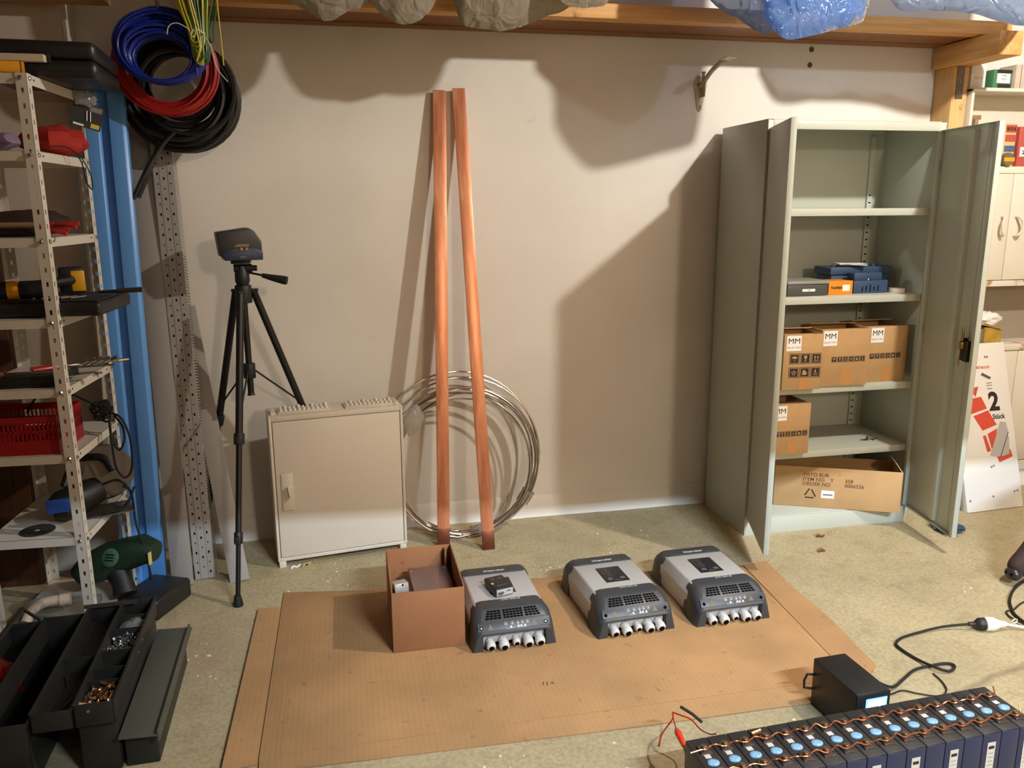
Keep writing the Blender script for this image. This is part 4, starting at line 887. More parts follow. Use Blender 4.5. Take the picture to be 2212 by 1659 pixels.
# ---------------------------------------------------------------- tripod with laser level
def tripod():
    t = thing('camera_tripod', 'black camera tripod standing before the wall carrying a laser level', 'tripod', (0, 0, 0))
    bk = mat('tripod black', (30, 28, 26), .4, .2); c = V((-2.272, -.275, 0)); bp = 'black plastic'
    feet = [V((-2.34, -.659, .0)), V((-1.855, -.045, .0)), V((-2.575, -.02, .0))]
    MB().cyl(c+V((0, 0, 1.19)), c+V((0, 0, 1.265)), .034, n=18).build('hub', bp, t, bev=.003)
    for f in feet:
        dr = (f-c).normalized(); a = c+dr*.045+V((0, 0, 1.235)); b = f+V((0, 0, .02)); p1 = a.lerp(b, .48); p2 = a.lerp(b, .80)
        lg = MB().cyl(a, p1, .0155, n=12).build('leg', bk, t); MB().cyl(p1, p2, .0125, n=12).build('leg_stage', bk, lg); MB().cyl(p2, b, .0098, n=12).build('leg_stage', bk, lg)
        for p, r in ((p1, .022), (p2, .018)):
            e = (b-a).normalized(); q = MB().cyl(p-e*.025, p+e*.022, r, n=10).build('clamp', bp, lg, bev=.002)
            MB().box(-.008, .008, -.008, .008, -.016, .016, Matrix.Translation(p+dr*(r+.004))).build('clamp_lever', bp, lg, bev=.002)
        MB().lathe([(.020, 0), (.020, .012), (.016, .03), (.0125, .045)], 14, Matrix.Translation(f)).build('rubber_foot', 'black rubber', lg)
        MB().tube([a, a+V((0, 0, .012))], .019, 10).build('hinge', bp, lg)
        s = c+V((0, 0, .90)); MB().cyl(s+dr*.02, a.lerp(b, .42), .0042, n=8).build('brace', bk, lg)
    MB().cyl(c+V((0, 0, .80)), c+V((0, 0, 1.30)), .0135, n=14).build('centre_column', bk, t)
    MB().cyl(c+V((0, 0, .865)), c+V((0, 0, .93)), .026, n=14).build('spreader', bp, t, bev=.003); MB().lathe([(.017, 0), (.015, .006), (.0135, .01)], 14, Matrix.Translation(c+V((0, 0, .79)))).build('end_cap', bp, t)
    h = MB().lathe([(.024, 1.265), (.030, 1.28), (.030, 1.31), (.024, 1.325), (.020, 1.345)], 16, Matrix.Translation((c.x, c.y, 0))).build('pan_head', bp, t)
    MB().cyl(c+V((-.03, 0, 1.335)), c+V((.042, 0, 1.335)), .018, n=14).build('tilt_joint', bp, h); MB().cyl(c+V((.042, 0, 1.335)), c+V((.062, 0, 1.335)), .012, n=10).build('knob', bp, h)
    MB().box(c.x-.038, c.x+.038, c.y-.03, c.y+.03, 1.355, 1.37).build('mount_plate', bp, h, bev=.003)
    ph = MB().tube([c+V((.03, -.02, 1.318)), c+V((.09, -.04, 1.306))], .0045, 8).build('pan_handle', bk, t); MB().tube([c+V((.085, -.04, 1.307)), c+V((.12, -.048, 1.298)), c+V((.17, -.06, 1.287)), c+V((.185, -.063, 1.284))], [.009, .013, .018, .017], 12).build('handle_grip', 'black rubber', ph)
    t2 = thing('laser_level', 'dark boxy laser level mounted on the tripod head', 'laser level', (c.x+.002, c.y, 1.3705), 14)
    lb = mat('level dark', (36, 36, 38), .5); lbl = mat('level blue', (34, 46, 66), .45)
    pr = [(-.085, .015), (-.095, .115), (.03, .132), (.052, .118), (.078, .075), (.078, .012)]
    b = MB().prism(pr, -.06, .06, basis((0, 0, 0), (1, 0, 0), (0, 0, 1))).build('level_body', lb, t2, bev=.006, seg=2)
    MB().prism([(-.07, 0), (-.08, .03), (-.03, .052), (.05, .05), (.080, .035), (.080, 0)], -.063, .062, basis((0, 0, 0), (1, 0, 0), (0, 0, 1))).build('base', lbl, t2, bev=.004)
    MB().prism([(-.035, .055), (-.02, .068), (.028, .066), (.025, .055)], 0, .002, basis((0, -.062, 0), (1, 0, 0), (0, 0, 1))).build('yellow_patch', mat('badge ochre', (120, 96, 42), .5), b)
    for x in (-.004, .016): MB().lathe([(.006, 0), (.006, .003)], 12, Matrix.Translation((x, -.063, .047)) @ Matrix.Rotation(R(90), 4, 'X')).build('button', 'galvanised', b)
    MB().box(-.012, .012, -.0645, -.063, .012, .016).build('bubble', 'print grey', b)
tripod()
# ---------------------------------------------------------------- cable coils hanging on the wall
def coils():
    def coil(name, label, cat, c, R0, R1, turns, r, m, y0, dy, seed, sx=1.0, sz=1.0, up=-.75, p=1.0):
        g = random.Random(seed); t = thing(name, label, cat, c); n = 36; pts = []
        rs = [R0+(R1-R0)*g.random()**p for _ in range(turns+1)]; ys = [y0+dy*g.random() for _ in range(turns+1)]; ox = [(g.random()-.5)*.016 for _ in range(turns+1)]; oz = [up*(R_-R0)+.008*(g.random()-.5) for R_ in rs]
        for i in range(turns*n):
            j = i//n; f = (i % n)/n; a = 2*math.pi*f+1.57; f2 = f*f*(3-2*f)
            q = lambda L_: L_[j]*(1-f2)+L_[j+1]*f2
            pts.append((q(ox)+sx*q(rs)*math.cos(a), q(ys)+.006*math.sin(2*a+j), q(oz)+sz*q(rs)*math.sin(a)))
        MB().tube(pts, r, 6).build('windings', m, t); return t, pts
    bm = mat('cable black', (22, 20, 20), .42); rm = mat('cable red', (150, 28, 22), .42); um = mat('cable blue', (22, 42, 140), .3)
    t, p = coil('black_cable_coil', 'big coil of thick black cable hanging on the wall under the blue coil', 'cable coil', (-2.468, -.16, 2.075), .125, .235, 30, .0098, bm, -.07, .15, 3, 1.03, 1.0, -.55)
    MB().tube(catmull([(-.03, -.05, -.19), (-.08, -.06, -.24), (-.14, -.075, -.33), (-.205, -.09, -.455)], 6), .0095, 8).build('cable_tail', bm, t)
    MB().tube(catmull([(-.10, -.02, -.22), (-.125, -.05, -.31), (-.190, -.07, -.45)], 6), .0095, 8).build('cable_tail', bm, t)
    t, p = coil('red_cable_coil', 'coil of red wire hanging between the blue and black coils', 'cable coil', (-2.495, -.29, 2.125), .135, .192, 34, .0052, rm, -.03, .05, 5, 1.0, .97, -.1)
    t, p = coil('blue_cable_coil', 'shiny coil of blue wire hanging in front of the red coil', 'cable coil', (-2.489, -.365, 2.135), .10, .172, 52, .0052, um, -.05, .09, 8, 1.0, .78, .62)
    MB().tube([(.13, -.06, .0), (.128, -.062, -.03), (.126, -.06, -.065)], .0052, 6).build('loose_end', um, t)
    # hook that carries them
    t = thing('wall_hook', 'steel wall hook carrying the cable coils', 'hook', (-2.485, WY, 2.31)); MB().tube(catmull([(0, -.004, 0), (0, -.16, -.0), (0, -.40, .0), (0, -.43, .02), (0, -.43, .05)], 4), .008, 8).build('hook_arm', 'galvanised', t); MB().box(-.03, .03, -.006, 0, -.04, .04).build('hook_plate', 'galvanised', t, bev=.002)
    # yellow green earth wire
    ye = mat('wire yellow', (196, 180, 52), .4); gn = mat('wire green', (58, 104, 44), .4)
    t = thing('earth_wire_bundle', 'bundle of yellow and green earth wire tied with white string', 'wire bundle', (-2.345, -.43, 2.215)); g = random.Random(11)
    for k in range(32):
        x0 = -.075+.115*g.random(); y0 = -.03+.05*g.random(); wd = .012+.03*g.random(); zb = -.02-.075*g.random(); xk = -.005+.01*g.random()
        MB().tube(catmull([(x0*1.15, y0, .40), (x0, y0, .15), (xk+x0*.45, y0*.7, .02), (xk+x0*.4+wd*.3, y0*.6, zb), (xk+x0*.4+wd, y0*.6-.006, zb+.004), (xk+x0*.5+wd, y0*.7, .03), (x0+wd*1.3, y0-.01, .16), (x0*1.1+wd*1.4, y0-.01, .40)], 5), .0031, 5).build('wire_loop', (ye, gn, ye, gn, ye)[k % 5], t)
    MB().tube([(.075, -.03, .40), (.082, -.035, .1), (.088, -.035, -.11)], .0026, 6).build('wire_tail', ye, t); MB().tube(catmull([(.0, -.05, .02), (.01, -.05, -.05), (-.005, -.05, -.1)], 4), .0035, 6).build('wire_tail', ye, t)
    sm = mat('string white', (214, 206, 188), .8)
    MB().tube([(.03*math.cos(a*.57), .04*math.sin(a*.57)-.008, .008+.006*math.sin(a*1.7)) for a in range(11)], .0022, 5, True).build('string_tie', sm, t)
    MB().tube(catmull([(-.02, -.05, .01), (-.06, -.055, .03), (-.09, -.055, .02), (-.10, -.055, -.01)], 6), .0018, 5).build('string_tail', sm, t); MB().tube(catmull([(.025, -.05, .0), (.05, -.055, -.05), (.065, -.055, -.12), (.10, -.055, -.17)], 6), .0018, 5).build('string_tail', sm, t)
    MB().tube(catmull([(-.01, -.055, .01), (-.015, -.062, -.012), (-.005, -.06, -.016), (0, -.055, .0)], 4), .0018, 5, True).build('string_bow', sm, t)
coils()
# ---------------------------------------------------------------- open cantilever toolbox
def toolbox():
    t = thing('cantilever_toolbox', 'open dark grey steel cantilever toolbox with screws and fittings in trays', 'toolbox', (-2.615, -1.64, 0), 2.0)
    g = mat('toolbox grey', (44, 43, 38), .5, .2, var=.1); Lg = .64
    def trough(name, x0, x1, z0, z1, y0=0, y1=Lg, div=()):
        e = .003
        m = MB().box(x0, x1, y0, y1, z0, z0+e).box(x0, x0+e, y0, y1, z0, z1).box(x1-e, x1, y0, y1, z0, z1).box(x0, x1, y0, y0+e, z0, z1).box(x0, x1, y1-e, y1, z0, z1)
        m.box(x0-.004, x0+.004, y0, y1, z1-.003, z1+.003).box(x1-.004, x1+.004, y0, y1, z1-.003, z1+.003)
        o = m.build(name, g, t, bev=.0008)
        for y in div: MB().box(x0+e, x1-e, y, y+.003, z0+e, z1-.008).build('divider', g, o)
        return o
    trough('tray', -.030, .072, .165, .235, div=(.13, .20, .30, .44, .53)); trough('tray', -.140, -.036, .165, .225, div=(.30,))
    trough('box_body', -.285, -.150, .004, .20); trough('tray', -.40, -.292, .11, .19)
    MB().box(.070, .185, -.02, .60, .125, .132, Matrix.Translation((0, 0, 0)) @ Matrix.Rotation(R(3), 4, 'Y')).box(.178, .186, -.02, .60, .10, .135).build('tray_lid', mat('lid grey', (92, 92, 80), .45, .2), t, bev=.003)
    MB().box(-.03, .07, 0.02, .62, .004, .16).build('lower_box', g, t, bev=.004); MB().box(.08, .17, .03, .57, .0, .115).build('support_frame', g, t, bev=.004)
    for y in (Lg-.035,):
        MB().box(-.15, .02, y, y+.003, .232, .246, Matrix.Identity(4)).build('hinge_arm', 'galvanised', t)
    h = MB().tube([(-.30, .0, .20), (-.33, .05, .27), (-.33, .58, .27), (-.30, .63, .20)], .006, 8).build('carry_handle', g, t)
    # contents
    sm = mat('zinc screws', (196, 200, 204), .25, 1); g2 = random.Random(4); s = MB()
    for k in range(160):
        x, y = -.022+.085*g2.random(), .31+.12*g2.random(); z = .188+.018*g2.random(); a = g2.random()*6.28; e = V((math.cos(a), math.sin(a), g2.random()*.8-.2)).normalized()
        s.cyl(V((x, y, z)), V((x, y, z))+e*.009, .0018, n=5); s.cyl(V((x, y, z))+e*.009, V((x, y, z))+e*.0115, .0042, n=6)
    o = s.build('loose_screws', sm); o.parent = None; M0 = Matrix.Translation((-2.615, -1.64, 0)) @ Matrix.Rotation(R(2), 4, 'Z'); o.data.transform(M0); tag(o, 'heap of small shiny zinc screws in the toolbox tray', 'screws'); o['kind'] = 'stuff'
    cf = mat('fitting metal', (206, 176, 148), .2, 1); s = MB()
    for k in range(70):
        x, y = -.020+.08*g2.random(), .012+.11*g2.random(); z = .190+.028*g2.random(); a = g2.random()*6.28; e = V((math.cos(a), math.sin(a), g2.random()*.6)).normalized()
        p = V((x, y, z)); s.cyl(p, p+e*.022, .0048, n=7)
    o = s.build('pipe_fittings', cf); o.data.transform(M0); tag(o, 'heap of shiny coppery metal fittings in the toolbox end compartment', 'fittings'); o['kind'] = 'stuff'
    o = blob((.025, .49, .20), (.042, .055, .024), amp=.3, seed=6).build('plastic_bag', MATS['clear film']); o.data.transform(M0); tag(o, 'small clear plastic bag stuffed in the toolbox tray', 'plastic bag')
    for k, (x, y, a, l) in enumerate([(-.09, .10, 70, .10), (-.10, .20, 110, .08), (-.07, .05, 60, .07)]):
        o = MB().cyl((0, 0, 0), (l, 0, 0), .003, n=6).build('nail', 'steel'); o.matrix_world = M0 @ Matrix.Translation((x, y, .173)) @ Matrix.Rotation(R(a), 4, 'Z'); tag(o, ('long steel nail', 'bent steel nail', 'short steel nail')[k]+' lying in the toolbox middle tray', 'nail', 'nails in the toolbox')
    rb = film('red film', (190, 24, 22), .15, .18)
    tag(blob((-3.02, -1.30, .115), (.10, .13, .075), amp=.35, f=3, seed=12).build('plastic_bag', rb), 'glossy red plastic bag lying in the toolbox end', 'plastic bag')
    tag(MB().tube([(-2.60, -1.82, .02), (-3.0, -1.55, .05)], .02, 4).build('steel_angle_bar', g), 'dark steel bar lying on the floor before the toolbox', 'bar')
toolbox()
# ---------------------------------------------------------------- white kitchen cupboards right of the post
def rusty():
    m, N, L, b = nodes_of('rusty white enamel'); tc = N.new('ShaderNodeTexCoord'); o = tc.outputs['Object']
    n = noise_n(N, L, o, 9, 7, .7); r = ramp(N, L, n.outputs['Fac'], [(.55, (222, 214, 198)), (.66, (176, 120, 60)), (.75, (120, 70, 34))])
    L.new(r.outputs[0], b.inputs['Base Color']); b.inputs['Roughness'].default_value = .5
rusty()
def cupboards():
    e = mat('enamel white', (224, 216, 200), .35, var=.03); F = -.14; X0, X1 = 1.285, 2.2; XM = 1.580; BK = .03
    t = thing('wall_cupboard', 'white enamel wall cupboard with two doors, curved handles and open shelf above', 'cupboard', (0, 0, 0))
    MB().box(X0, X1, F+.012, BK, 1.735, 1.77).build('top_board', e, t, bev=.002); MB().box(X0, X1, F+.012, BK, 1.150, 1.172).build('bottom_board', 'rusty white enamel', t, bev=.002)
    MB().box(X0, X0+.016, F+.012, BK, 1.15, 2.148).build('side_board', e, t, bev=.002); MB().box(X1-.016, X1, F+.012, BK, 1.15, 2.148).build('side_board', e, t, bev=.002)
    MB().box(X0, X1, F, BK, 2.135, 2.152).build('shelf_board', e, t, bev=.002); MB().box(X0+.016, X1-.016, BK-.004, BK, 1.172, 2.135).build('back_board', e, t)
    MB().box(X0, X1, F+.002, F+.012, 1.150, 1.181).build('rusted_edge', 'rusty white enamel', t, bev=.001)
    for (a, b2, hx) in ((X0+.002, XM-.0015, XM-.045), (XM+.0015, 1.885, XM+.04)):
        d = MB().box(a, b2, F, F+.012, 1.184, 1.733).build('door', e, t, bev=.003)
        s = 1 if hx < XM else -1
        MB().tube(catmull([(hx, F-.002, 1.515), (hx-s*.004, F-.026, 1.510), (hx-s*.018, F-.034, 1.485), (hx-s*.018, F-.034, 1.445), (hx-s*.004, F-.026, 1.42), (hx, F-.002, 1.415)], 5), .0075, 8).build('handle', e, d)
    MB().box(1.888, X1, F, F+.012, 1.184, 1.733).build('door', e, t, bev=.003)
    t = thing('base_cupboard', 'white enamel base cupboard with rust stained counter edge', 'cupboard', (0, 0, 0))
    MB().box(X0, X1, F+.012, BK, .10, .80).build('carcass', e, t, bev=.002); MB().box(X0-.0, X1, F-.006, BK, .80, .834).build('counter', 'rusty white enamel', t, bev=.003)
    for a, b2 in ((X0+.004, 1.74), (1.744, X1)): MB().box(a, b2, F, F+.012, .165, .795).build('door', e, t, bev=.003)
    MB().box(X0, X1, F+.02, BK, 0, .10).build('plinth', e, t); MB().box(X0, X1, F+.002, F+.012, .105, .16).build('drawer_front', e, t, bev=.002)
    MB().box(X0+.016, X1, BK-.002, BK+.002, .834, 1.15).build('splash_back', mat('niche back', (150, 138, 120), .7), t)
    # things on the top shelf
    k = thing('white_carton', 'plain white carton on the shelf top beside the wooden post', 'carton', (1.292, -.10, 2.1525)); MB().box(0, .085, 0, .1, 0, .115).build('carton_body', 'paper', k, bev=.002); text('NN 10', .016, mat('faint print', (205, 203, 200), .7), k, basis((.042, -.0006, .05), (1, 0, 0), (0, 0, 1)))
    k = thing('green_carton', 'green carton with white label on the cupboard top', 'carton', (1.405, -.12, 2.1525), 4); MB().box(0, .115, 0, .09, 0, .09).build('carton_body', mat('carton green', (70, 122, 84), .5), k, bev=.002)
    q = MB().box(.022, .105, -.0008, 0, .026, .072).build('paper_label', 'paper', k); MB().box(.02, .115, -.0006, 0, .074, .09).build('dark_band', 'print black', k); MB().box(.03, .112, -.0006, 0, .002, .022).build('dark_band', 'print black', k)
    for z, s in ((.062, 'KABEL'), (.045, 'NYM 3x'), (.034, '1.5')): text(s, .010, 'print grey', q, basis((.066, -.0014, z), (1, 0, 0), (0, 0, 1)))
    k = thing('beige_carton', 'beige stained carton next to the green carton', 'carton', (1.525, -.13, 2.1525), 2); MB().box(0, .17, 0, .11, 0, .115).build('carton_body', mat('carton beige', (196, 182, 164), .7, var=.15, vs=14), k, bev=.002); MB().box(.03, .034, -.0006, 0, 0, .115).build('tape', 'print grey', k)
    # inside the open shelf
    hw = MATS['handle wood']
    for x, h, m, l in ((1.335, .17, 'white plastic', 'white brush handle hanging inside the open cupboard shelf'), (1.405, .24, hw, 'brown hammer handle hanging inside the open cupboard shelf'), (1.455, .16, 'white plastic', 'white paint roller handle hanging beside the brown hammer handle'), (1.60, .2, 'white plastic', 'long white tool handle hanging behind the yellow packet')):
        q = thing('hanging_tool', l, 'tool', (x, -.02, 1.7705)); MB().tube([(0, 0, 0), (.005, 0, h*.5), (.01, 0, h)], [.014, .011, .013], 8).build('handle', m, q); MB().box(-.02, .035, -.008, .008, h, h+.022).build('tool_head', hw if m is hw else 'galvanised', q, bev=.002)
    k = thing('mortar_packet', 'yellow and red paper packet with picture print on the cupboard', 'packet', (1.515, -.10, 1.7705), 3); yb = mat('packet yellow', (212, 184, 128), .5); rb = mat('packet red', (182, 82, 70), .5)
    MB().box(0, .09, 0, .06, 0, .215).build('packet_body', yb, k, bev=.006); MB().box(.02, .09, -.0008, 0, .17, .208).build('red_band', rb, k); MB().box(.02, .09, -.0008, 0, .125, .16).build('red_band', rb, k); MB().box(.02, .088, -.0008, 0, .075, .105).build('picture', mat('picture blue', (70, 100, 140), .5, var=.4, vs=60), k); MB().box(.02, .088, -.0008, 0, .035, .065).build('picture', mat('picture violet', (96, 74, 96), .5, var=.4, vs=60), k)
    text('BOUL', .024, 'print black', k, basis((.055, -.0016, .188), (1, 0, 0), (0, 0, 1)), bold=.0006)
    k = thing('red_packet', 'plain red packet with a white bird panel on the cupboard', 'packet', (1.61, -.11, 1.7705), -2); MB().box(0, .12, 0, .06, 0, .20).build('packet_body', rb, k, bev=.005); q = MB().box(.012, .075, -.0008, 0, .05, .098).build('white_panel', 'paper', k)
    MB().prism([(.02, .085), (.045, .074), (.07, .088), (.052, .07), (.066, .055), (.044, .064), (.022, .06), (.036, .072)], 0, .0006, basis((0, -.0014, 0), (1, 0, 0), (0, 0, 1))).build('bird_mark', 'print black', q)
    k = thing('tape_measure', 'yellow tape measure lying before the yellow packet', 'tape measure', (1.535, -.128, 1.7705)); MB().lathe([(.032, -.014), (.034, -.008), (.034, .008), (.032, .014)], 20, Matrix.Translation((0, 0, .034)) @ Matrix.Rotation(R(90), 4, 'X')).build('case', mat('measure grey', (112, 100, 74), .4), k); MB().box(-.03, .034, -.016, .016, .022, .044).build('yellow_band', 'level yellow', k, bev=.004)
    # niche things
    sw = mat('switch white', (222, 218, 212), .4)
    for i, (x, y, z, rz, rx) in enumerate([(1.40, -.08, .93, 24, 30), (1.45, -.06, .955, 40, 35), (1.475, -.09, .925, 30, 55), (1.36, -.06, .95, 15, 20)]):
        k = thing('socket_plate', ('white double socket plate with dark slots on the niche pile', 'white socket plate leaning at the back of the niche pile', 'white socket plate lying face up on the niche pile', 'white switch plate tucked behind the niche pile')[i], 'socket', (x, y, z), rz, None, rx)
        MB().box(-.042, .042, -.012, 0, -.042, .042).build('plate', sw, k, bev=.003)
        for u, v_ in ((-.018, .016), (.012, .016), (-.018, -.016), (.012, -.016)): MB().box(u-.006, u+.006, -.0126, -.012, v_-.008, v_+.008).build('slot', 'dark hole', k)
    k = thing('grey_bin', 'low grey bin under the heap of socket plates in the niche', 'bin', (1.31, -.125, .8345)); MB().box(0, .19, .02, .13, 0, .07).build('bin_body', 'galvanised', k, bev=.003); MB().box(.002, .188, .022, .128, .07, .076).build('bin_rim', 'white plastic', k, bev=.002)
    k = thing('black_bin', 'black storage bin with white strip on the counter', 'bin', (1.36, -.143, .8345)); MB().box(0, .105, 0, .018, 0, .09).build('bin_body', 'black plastic', k, bev=.002); MB().box(.012, .098, -.0008, 0, .066, .073).build('white_strip', 'paper', k)
    k = thing('yellow_bin', 'yellow and grey storage bin on the counter', 'bin', (1.52, -.135, .8345), 3); MB().box(0, .115, 0, .11, 0, .095).build('bin_body', mat('bin yellow', (176, 140, 52), .5, var=.3, vs=18), k, bev=.004); MB().box(-.055, 0, .01, .1, 0, .085).build('side_wing', 'print grey', k, bev=.003)
    tag(blob((1.58, -.06, .965), (.085, .05, .04), amp=.4, f=3, seed=21, n=16).build('crumpled_paper', 'paper', smooth=15), 'crumpled white papers heaped over the yellow bin', 'paper')
    tag(MB().box(-.09, .09, -.05, .05, 0, .006, Matrix.Translation((1.53, -.09, .937)) @ Matrix.Rotation(R(12), 4, 'Y')).build('cardboard_scrap', 'carton'), 'small cardboard scrap under the crumpled papers', 'cardboard')
cupboards()
# ---------------------------------------------------------------- leaning white panel carton
def panel_carton():
    t = thing('panel_carton', 'flat white carton with red tile print and large 2 leaning on base cupboard', 'carton', (1.275, -.434, .003), 3.4, rx=-16.5)
    w, h, d = .362, .885, .045
    MB().box(0, w, 0, d, 0, h).build('carton_body', mat('carton white', (226, 222, 214), .55, var=.02), t, bev=.003)
    P = lambda x, z: basis((x, -.0007, z), (1, 0, 0), (0, 0, 1)); rd = mat('print red', (206, 72, 50), .6)
    M0 = P(.085, 0); P_ = P; P = lambda x, z: P_(x+.085, z)
    for poly in ([(.05, .60), (.075, .655), (.02, .645)], [(.0, .51), (.115, .535), (.085, .60), (.0, .59)], [(.07, .42), (.165, .445), (.12, .525), (.022, .50)], [(.10, .40), (.165, .425), (.14, .34), (.115, .32)], [(.085, .395), (.11, .31), (.085, .305), (.068, .39)], [(.155, .245), (.245, .27), (.235, .31), (.14, .29)]):
        MB().prism(poly, 0, .0006, M0).build('red_tile_print', rd, t)
    gp = mat('print panel grey', (176, 172, 166), .6); dkp = mat('print panel edge', (90, 86, 80), .6)
    MB().prism([(.10, .285), (.165, .275), (.235, .40), (.225, .455), (.19, .46)], .0006, .0012, M0).build('panel_print', gp, t); MB().prism([(.172, .275), (.225, .285), (.235, .37), (.226, .392)], .0006, .0012, M0).build('panel_print', gp, t)
    MB().prism([(.162, .272), (.168, .272), (.236, .398), (.233, .404)], .0012, .0016, M0).build('panel_edge_print', dkp, t)
    text('2', .135, 'print black', t, P(.165, .565), bold=.005); text('Stück', .036, 'print black', t, P(.185, .487), bold=.0008)
    text('METALLUX', .019, 'print red', t, P(.115, .755), bold=.0005); MB().prism([(.10, .715), (.11, .727), (.165, .70), (.155, .688)], 0, .0006, M0).build('panel_icon', dkp, t)
    for z in (.668, .655, .638): MB().box(.13, .165, z, z+.004, 0, .0006, M0).build('small_print', 'print grey', t)
    for x, z in ((.10, .225), (.115, .23), (-.06, .06), (.09, .07), (.23, .085), (.25, .088), (.14, .81), (.155, .81)): MB().lathe([(.006, 0), (.006, .0006)], 10, P(x, z)).build('round_mark', 'print grey', t)
panel_carton()
t_ = tag(MB().box(1.225, 1.255, -.40, -.385, .003, .60, Matrix.Identity(4)).build('white_board_strip', 'white paint'), 'thin white board edge standing behind the panel carton', 'board')
# ---------------------------------------------------------------- power supply with lit display
def power_supply():
    t = thing('power_supply', 'black bench power supply with glowing blue display beside the batteries', 'power supply', (-.378, -1.85, .0065), 3)
    bk = mat('supply black', (30, 30, 32), .4, .2, var=.1); MB().box(-.058, .058, -.105, .105, 0, .156).build('case', bk, t, bev=.004)
    f = MB().box(-.057, .057, -.108, -.105, .002, .154).build('front_panel', 'black plastic', t, bev=.001)
    dm = mat('display blue', (60, 120, 255), .4, emit=14, ecol=(.04, .22, 1)); MB().box(-.026, .046, -.1094, -.108, .090, .138).build('display_rim', dm, f, bev=.002); MB().box(-.019, .039, -.1098, -.1094, .097, .131).build('display', mat('display white', (220, 235, 255), .4, emit=9, ecol=(.62, .85, 1)), f)
    for x in (-.03, 0, .03): MB().lathe([(.008, 0), (.007, .012)], 12, Matrix.Translation((x, -.108, .045)) @ Matrix.Rotation(R(90), 4, 'X')).build('terminal_post', 'black plastic', f)
    MB().tube([(-.058+.0, .10, .05), (-.085, .105, .055), (-.09, .10, .085), (-.08, .10, .105), (-.058, .10, .1)], .004, 8).build('rear_lead', 'black rubber', t)
power_supply()
def cords():
    t = thing('mains_cord', 'black mains cord snaking from power supply to a plug on concrete', 'cord', (0, 0, 0))
    p = [(-.318, -1.80, .12), (-.27, -1.79, .10), (-.2, -1.77, .05), (-.13, -1.74, .012), (-.06, -1.70, .008), (.01, -1.662, .008), (.081, -1.651, .008), (.147, -1.65, .008), (.161, -1.671, .008), (.122, -1.694, .008), (.082, -1.677, .016), (.064, -1.604, .008), (.053, -1.53, .008), (.064, -1.493, .008), (.113, -1.464, .008), (.194, -1.448, .01), (.291, -1.438, .014), (.364, -1.447, .02), (.40, -1.458, .024)]
    MB().tube(catmull(p, 7), .0048, 8).build('cord', 'black rubber', t)
    M = basis((.398, -1.458, .025), (0, 0, 1), (0, 1, 0)); M = Matrix.Translation((.398, -1.458, .025)) @ Matrix.Rotation(R(-12), 4, 'Z') @ Matrix.Rotation(R(90), 4, 'Y')
    MB().lathe([(.007, 0), (.009, .02), (.012, .024), (.021, .034), (.0235, .042), (.0235, .058)], 18, M).build('plug', 'black plastic', t)
    t = thing('extension_socket', 'white rubber extension socket receiving the black plug', 'socket', (0, 0, 0))
    MB().lathe([(.0245, .058), (.0265, .06), (.0265, .088), (.022, .10), (.014, .118), (.010, .14)], 18, M).build('socket_body', 'white plastic', t)
    e = M @ V((0, 0, .14)); MB().tube(catmull([e, e+V((.04, -.01, -.008)), e+V((.12, -.03, -.016)), e+V((.4, -.08, -.0175)), e+V((.9, -.1, -.0175))], 5), .0055, 8).build('cord', 'white plastic', t)
    q = e+V((.03, -.008, .006)); MB().tube([(q.x+.011*math.cos(a*.6), q.y, q.z+.007+.008*math.sin(a*.6)) for a in range(10)], .0022, 6, True).build('hanging_loop', 'white plastic', t)
    tag(MB().tube(catmull([(-.318, -1.83, .05), (-.26, -1.80, .02), (-.154, -1.765, .005), (-.108, -1.756, .005), (-.068, -1.783, .005), (-.011, -1.809, .005), (.035, -1.785, .005), (.056, -1.737, .005), (.06, -1.69, .005)], 6), .0025, 6).build('thin_lead', 'black rubber'), 'thin dark lead curling on concrete behind the battery row', 'lead')
    tag(MB().tube(catmull([(1.0, -1.13, .007), (.848, -1.205, .007), (.752, -1.277, .007), (.692, -1.344, .007), (.648, -1.429, .007), (.66, -1.56, .007), (.9, -1.65, .007)], 7), .0055, 8).build('floor_cable', 'black rubber'), 'black cable curving over the floor in front of the dog', 'cable')
    tag(MB().tube(catmull([(.95, -1.28, .005), (.775, -1.322, .005), (.686, -1.366, .005), (.648, -1.372, .005), (.627, -1.406, .005), (.619, -1.475, .012), (.66, -1.60, .005), (.92, -1.72, .005)], 7), .0032, 8).build('floor_cable', 'print black'), 'thin brown cable looping beside the white extension socket', 'cable')
    t = thing('test_lead', 'red test lead with alligator clip beside the battery row', 'test lead', (0, 0, 0)); rw = mat('lead red', (176, 36, 26), .4); rc = mat('clip red', (226, 60, 30), .35)
    MB().tube(catmull([(-.955, -1.835, .10), (-.966, -1.86, .11), (-.978, -1.90, .115), (-.982, -1.925, .11)], 5), .0022, 6).build('lead', rw, t); MB().tube(catmull([(-.955, -1.835, .10), (-.945, -1.875, .115), (-.925, -1.90, .115), (-.915, -1.94, .11), (-.93, -2.03, .16), (-.94, -2.09, .206)], 6), .0022, 6).build('lead', rw, t); MB().tube(catmull([(-.955, -1.835, .10), (-.94, -1.80, .05), (-.97, -1.80, .006), (-1.0, -1.85, .004)], 5), .0022, 6).build('lead', rw, t)
    c = MB().tube([(-.982, -1.925, .11), (-.985, -1.945, .112), (-.988, -1.975, .112), (-.99, -2.0, .108)], [.005, .010, .009, .006], 10).build('clip_boot', rc, t); MB().tube([(-.99, -2.0, .108), (-.996, -2.03, .10), (-.998, -2.045, .098)], [.005, .004, .002], 8).build('clip_jaw', 'steel', c)
    tag(MB().tube([(-.955, -2.03, .20), (-.975, -2.01, .215), (-1.0, -1.985, .225)], .0045, 8).build('cable_stub', 'black rubber'), 'short black cable stub poking out behind the first battery cells', 'cable')
